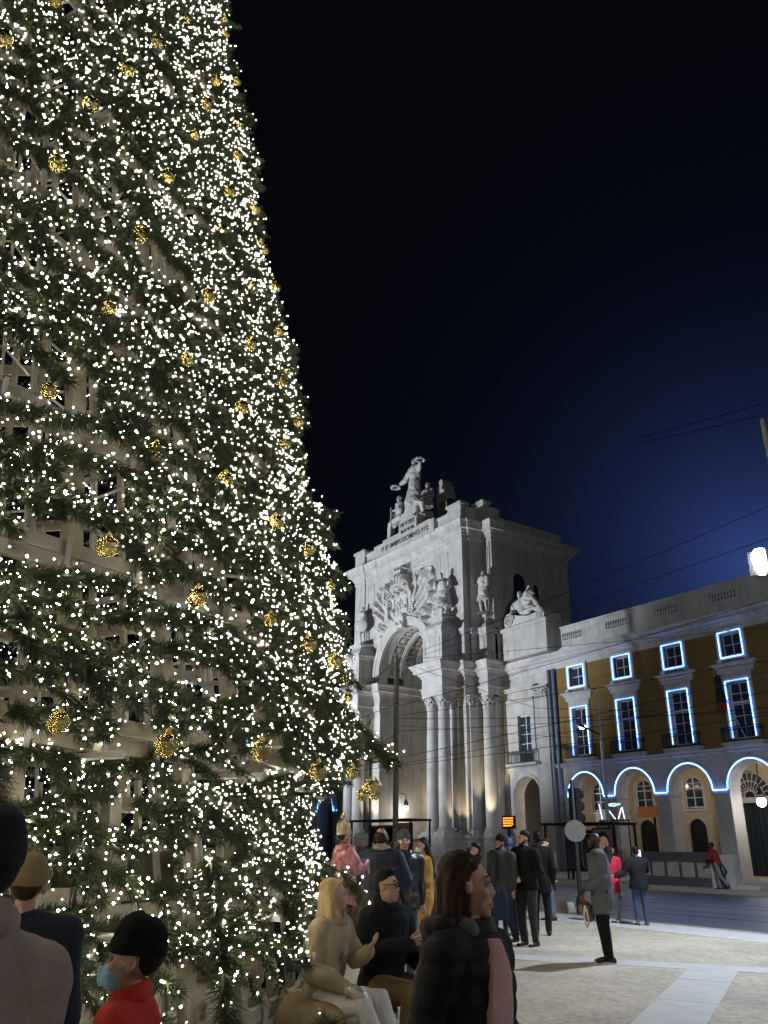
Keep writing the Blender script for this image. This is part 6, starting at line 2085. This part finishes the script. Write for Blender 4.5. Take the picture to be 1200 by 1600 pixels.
bag('handbag', 'black handbag at the side of the woman in the mustard coat', tuple(held(P7, (.26, .05, .78))), .15, .06, .22, M['leather'], ang=.6)
P9 = human('person', 'masked man holding a phone up to his face, behind the young woman', 'person', (-11.0, 9.25), 196, 1.62, 0,
           dict(elL=(-.28, .14, 1.22), wrL=(-.12, .17, 1.46), hL=(.1, .05, .3)), coat((.03, .032, .036), hem=.72), blackp, (.02, .02, .02), None, 'skin', ('crop', 'hair_b'), None, 'mask', (0, 5, 0))
phone('phone held to the ear by the masked man', held(P9, (-.10, .16, 1.60)), (-1, .2, 0), (0, .2, 1))
bag('tote_bag', 'dark blue tote bag carried behind the young woman', (-10.75, 9.45, .50), .20, .09, .40, cloth((.014, .03, .07), .7), ang=.98)
P10 = human('person', 'man in black beanie and dark hooded jacket with a long zip, walking towards the left', 'person', (-11.75, 10.5), 232, 1.76, 0,
            dict(knR=(.1, .16, .53), anR=(.1, .14, .10), knL=(-.1, .0, .5), anL=(-.1, -.22, .13)), dict(m=cloth((.045, .047, .05)), th=.045, hem=.72, front=cloth((.02, .02, .022)), frontw=.06, collar=cloth((.12, .12, .12)), opening=True, wr=.01), dict(m=cloth((.025, .035, .06)), th=.02), (.02, .02, .02), None, 'skin2', ('short', 'hair_b'), ('beanie', cloth((.012, .012, .012), .95, .6, 120)), None, (-25, 0, 0), beard='hair_b')
MB().tube([held(P10, (.05, .165, .95)), held(P10, (.03, .17, 1.30))], .008, 5).build('zip', M['steel'], P10, local=True) if False else None
P11 = human('person', 'bearded man in a black sweater and grey trousers with hands joined at his waist', 'person', (-11.50, 10.85), 226, 1.84, 0,
            dict(elR=(.29, .0, 1.12), wrR=(.08, .22, 1.0), hR=(-.6, .3, -.1), elL=(-.29, .0, 1.12), wrL=(-.08, .22, 1.0), hL=(.6, .3, -.1)), dict(m=cloth((.006, .006, .007)), th=.04, hem=.88, wr=.01), dict(m=cloth((.035, .036, .04)), th=.02), (.008, .008, .008), None, 'skin', ('crop', 'hair_b'), None, None, (-38, 0, 0), beard='hair_b', bulk=1.08)
human('person', 'person all in black with back turned, behind the bearded man', 'person', (-12.7, 12.35), 80, 1.86, 0, None, coat((.005, .005, .005), hem=.7), blackp, (.01, .01, .01), None, 'skin3', ('crop', 'hair_b'), None, None)
human('person', 'person in a blue hooded jacket, hidden behind the bearded man', 'person', (-12.95, 11.75), 100, 1.74, 0, None, puff((.035, .06, .13), .1, hood_up=True), blackp, (.01, .01, .01), None, 'skin', ('short', 'hair_b'), None, None)
P14 = human('person', 'masked man in a brown sheepskin-lined jacket and jeans by the road', 'person', (-15.2, 15.05), 200, 1.78, 0,
            dict(elR=(.27, -.04, 1.14), wrR=(.22, .12, .99), elL=(-.29, -.02, 1.14), wrL=(-.2, .16, 1.02)), dict(m=cloth((.055, .040, .024), .8), th=.055, hem=.86, wr=.012, collar=cloth((.42, .36, .27), 1, .9, 90), chigh=.6, hemtrim=cloth((.42, .36, .27), 1, .9, 90), front=cloth((.42, .36, .27), 1), frontw=.03), dict(m=cloth((.10, .13, .18)), th=.02), (.04, .025, .015), None, 'skin', ('crop', 'hair_br'), None, 'mask', (-5, 0, 0), bulk=1.1)
# man in the long grey coat with the tasselled bag
P16 = human('person', 'bald bearded man in a long grey coat and black trousers, standing in profile', 'person', (-9.32, 10.36), 172, 1.79, 0,
            dict(elR=(.25, .02, 1.14), wrR=(.12, .25, .96), hR=(-.3, .5, -.4), elL=(-.25, .02, 1.14), wrL=(-.12, .25, .97), hL=(.3, .5, -.4), chest=(0, .02, 1.25), neck=(0, .05, 1.47)), dict(m=cloth((.115, .12, .13)), th=.045, hem=.64, flare=.0, name='coat', wr=.012), dict(m=cloth((.006, .006, .007)), th=.022), (.012, .012, .014), (.55, .55, .53), 'skin3', ('bald', 'hair_b'), None, None, (4, -4, 0), beard='hair_b', bulk=1.0)
c = held(P16, (.05, .27, .66))
t = thing('handbag', 'fuzzy tan handbag with white tassel and red strap held by the man in grey', 'bag', c)
mb = MB(); mb.ell(c + Vector((0, 0, .04)), (.115, .085, .115)); mb.ell(c + Vector((.03, .03, -.06)), (.10, .09, .09))
o = grow(mb, 'body', cloth((.26, .17, .085), 1, .9, 70), None, .014, 2, wrinkles(.008, 20)); o.parent = t; o.location = -c
MB().tube([held(P16, (-.08, .28, .74)), held(P16, (-.11, .31, .6)), held(P16, (-.11, .27, .46)), held(P16, (-.11, .24, .5)), held(P16, (-.09, .26, .70))], .014, 6, True).build('tassel', M['mask'], t, smooth=True)
MB().tube([held(P16, (-.04, .30, .78)), held(P16, (-.09, .29, .90)), held(P16, (-.10, .27, .98))], .016, 6, True).build('strap', cloth((.45, .05, .04)), t, smooth=True)
# the couple photographing the arch
P17 = human('person', 'woman with long black hair in a bright pinkish red coat, seen from behind', 'person', (-14.02, 15.9), 78, 1.63, 0,
            dict(elR=(.25, .0, 1.13), wrR=(.2, .16, 1.0), anR=(.09, -.03, .085), anL=(-.12, .06, .085)), dict(m=cloth((.52, .028, .065)), th=.045, hem=.68, flare=.03, name='coat', wr=.01), dict(m=cloth((.22, .23, .26)), th=.016), (.62, .6, .57), None, 'skin2', ('xlong', 'hair_b'), None, None, (-10, 0, 0), female=True)
P18 = human('person', 'man in a black jacket holding up a lit phone, arm round the woman in red', 'person', (-13.3, 16.0), 88, 1.62, 0,
            dict(elR=(.26, .16, 1.22), wrR=(.18, .36, 1.42), hR=(0, .2, 1), elL=(-.36, .02, 1.16), wrL=(-.56, -.06, 1.08), hL=(-1, -.1, -.1)), dict(m=cloth((.012, .012, .014)), th=.05, hem=.80, wr=.01), dict(m=cloth((.045, .065, .12)), th=.016), (.16, .11, .07), None, 'skin2', ('crop', 'hair_b'), None, None, (-15, 0, 0), bulk=1.05)
phone('lit phone held up by the man in the black jacket', held(P18, (.19, .38, 1.60)), (.83, -.5, .1), (0, 0, 1), True)
human('person', 'man in a red top and pale trousers leaning at the low wall', 'person', (-21.75, 31.02), 150, 1.74, .15, dict(pel=(0, -.05, .95), chest=(0, .05, 1.24), neck=(0, .12, 1.45), shR=(.18, .1, 1.39), shL=(-.18, .1, 1.39), elR=(.24, .2, 1.16), wrR=(.2, .38, 1.1), elL=(-.24, .2, 1.16), wrL=(-.2, .38, 1.1), knL=(-.1, -.1, .5), anL=(-.1, -.35, .15)),
      coat((.30, .02, .022), hem=.88), dict(m=cloth((.20, .20, .21)), th=.018), (.01, .01, .01), None, 'skin3', ('crop', 'hair_b'), None, None, (0, 5, 0))
human('person', 'person in dark clothes sitting on the bus shelter bench', 'person', (-30.6, 33.0), 330, 1.7, .62, sit, coat((.03, .04, .07)), blackp, (.05, .05, .05), None, 'skin2', ('short', 'hair_b'), None, None)
human('person', 'person in black standing between the shelter and the traffic light', 'person', (-20.6, 23.6), 200, 1.66, 0, None, coat((.012, .012, .016), hem=.6), blackp, (.02, .02, .02), None, 'skin2', ('long', 'hair_b'), None, None, female=True)
for x, y, a, lab, col in ((-47.9, 31.6, 200, 'person in brown waiting under the left bus shelter', (.09, .04, .02)), (-46.6, 31.9, 330, 'person with dark hair under the left bus shelter beside the one in brown', (.02, .03, .05)), (-49.0, 32.0, 250, 'person in grey at the left end of the left bus shelter', (.12, .12, .12))):
    human('person', lab, 'person', (x, y), a, 1.72, .15, None, coat(col), blackp, (.02, .02, .02), None, 'skin', ('short', 'hair_br'), None, None)
# foreground at the lower left
P21 = human('person', 'child in a red fleece with a black knitted hat and pale blue face mask', 'person', (-3.16, 1.08), 178, 1.225, 0,
            None, dict(m=cloth((.56, .05, .035), .95, .5, 90), th=.045, hem=.80, collar=cloth((.56, .05, .035), .95), chigh=1.6), blackp, (.02, .02, .02), None, 'skin', ('short', 'hair_b'), ('beanie', cloth((.008, .008, .009), .95, .7, 120)), 'maskb', (8, -2, 0), hs=1.32, near=True)
P22 = human('person', 'person in a taupe coat and black hat, seen from behind at the lower left', 'person', (-1.99, .32), 122, 1.60, 0,
            dict(shR=(.140, 0, 1.40), shL=(-.140, 0, 1.40), elR=(.162, -.01, 1.13), wrR=(.155, .06, .88), elL=(-.162, -.01, 1.13), wrL=(-.155, .06, .88)), dict(m=cloth((.28, .215, .17), .95, .3, 60), th=.05, hem=.5, flare=.05, collar=cloth((.28, .215, .17), .95, .3, 60), chigh=2, name='coat', wr=.012), blackp, (.02, .02, .02), None, 'skin', ('short', 'hair_b'), ('beanie', cloth((.018, .018, .02), .9, .6, 100)), None, (15, 0, 0), near=True, bulk=.86)
P23 = human('person', 'person in a mustard hat and dark navy jacket behind the taupe coat', 'person', (-3.80, .82), 100, 1.48, 0,
            None, dict(m=cloth((.018, .022, .035)), th=.05, hem=.7), blackp, (.02, .02, .02), None, 'skin', ('short', 'hair_br'), ('beanie', cloth((.30, .215, .105), .95, .7, 120)), None, (0, 0, 0), near=True)
# visitors inside the hollow tree
human('person', 'woman with long reddish brown hair inside the tree, turned to the left', 'person', (-10.3, 3.45), 200, 1.72, 0, None, coat((.03, .03, .03)), blackp, (.02, .02, .02), None, 'skin', ('long', 'hair_br'), None, None, (0, 0, 0), female=True)
human('person', 'man in a brown jacket with cream collar inside the tree, seen from behind', 'person', (-9.4, 3.35), 60, 1.70, 0, None, dict(m=cloth((.10, .075, .05)), th=.05, hem=.8, collar=cloth((.55, .48, .36), 1, .9, 90), chigh=1), blackp, (.02, .02, .02), None, 'skin3', ('crop', 'hair_b'), None, None)
human('person', 'woman in brown holding up her hands inside the tree', 'person', (-8.6, 2.2), 350, 1.55, 0, dict(elR=(.25, .14, 1.14), wrR=(.12, .32, 1.28), hR=(0, .1, .4), elL=(-.25, .14, 1.14), wrL=(-.1, .32, 1.28), hL=(0, .1, .4)), coat((.06, .045, .03)), blackp, (.02, .02, .02), None, 'skin', ('long', 'hair_br'), None, None, female=True)
human('person', 'person in a cream padded jacket and blue jeans crouching inside the tree', 'person', (-7.75, 3.2), 20, 1.62, .45, sit, puff((.52, .46, .36), .09, hem=.9), dict(m=cloth((.04, .07, .13)), th=.02), (.1, .1, .1), None, 'skin', ('short', 'hair_br'), None, None)
human('person', 'child with fair hair in a teal top holding a blue toy inside the tree', 'person', (-6.9, 1.9), 10, 1.12, 0, dict(elR=(.24, .1, 1.14), wrR=(.14, .28, 1.1)), coat((.04, .13, .15)), blackp, (.02, .02, .02), None, 'skin', ('long', 'hair_bl'), None, None, hs=1.15)
human('person', 'person in dark quilted jacket behind the child in red, inside the tree rim', 'person', (-5.2, 1.15), 100, 1.1, 0, None, puff((.02, .022, .03), .06), dict(m=cloth((.45, .38, .26)), th=.02), (.02, .02, .02), None, 'skin', ('short', 'hair_br'), None, None, hs=1.15)
finish_grown()
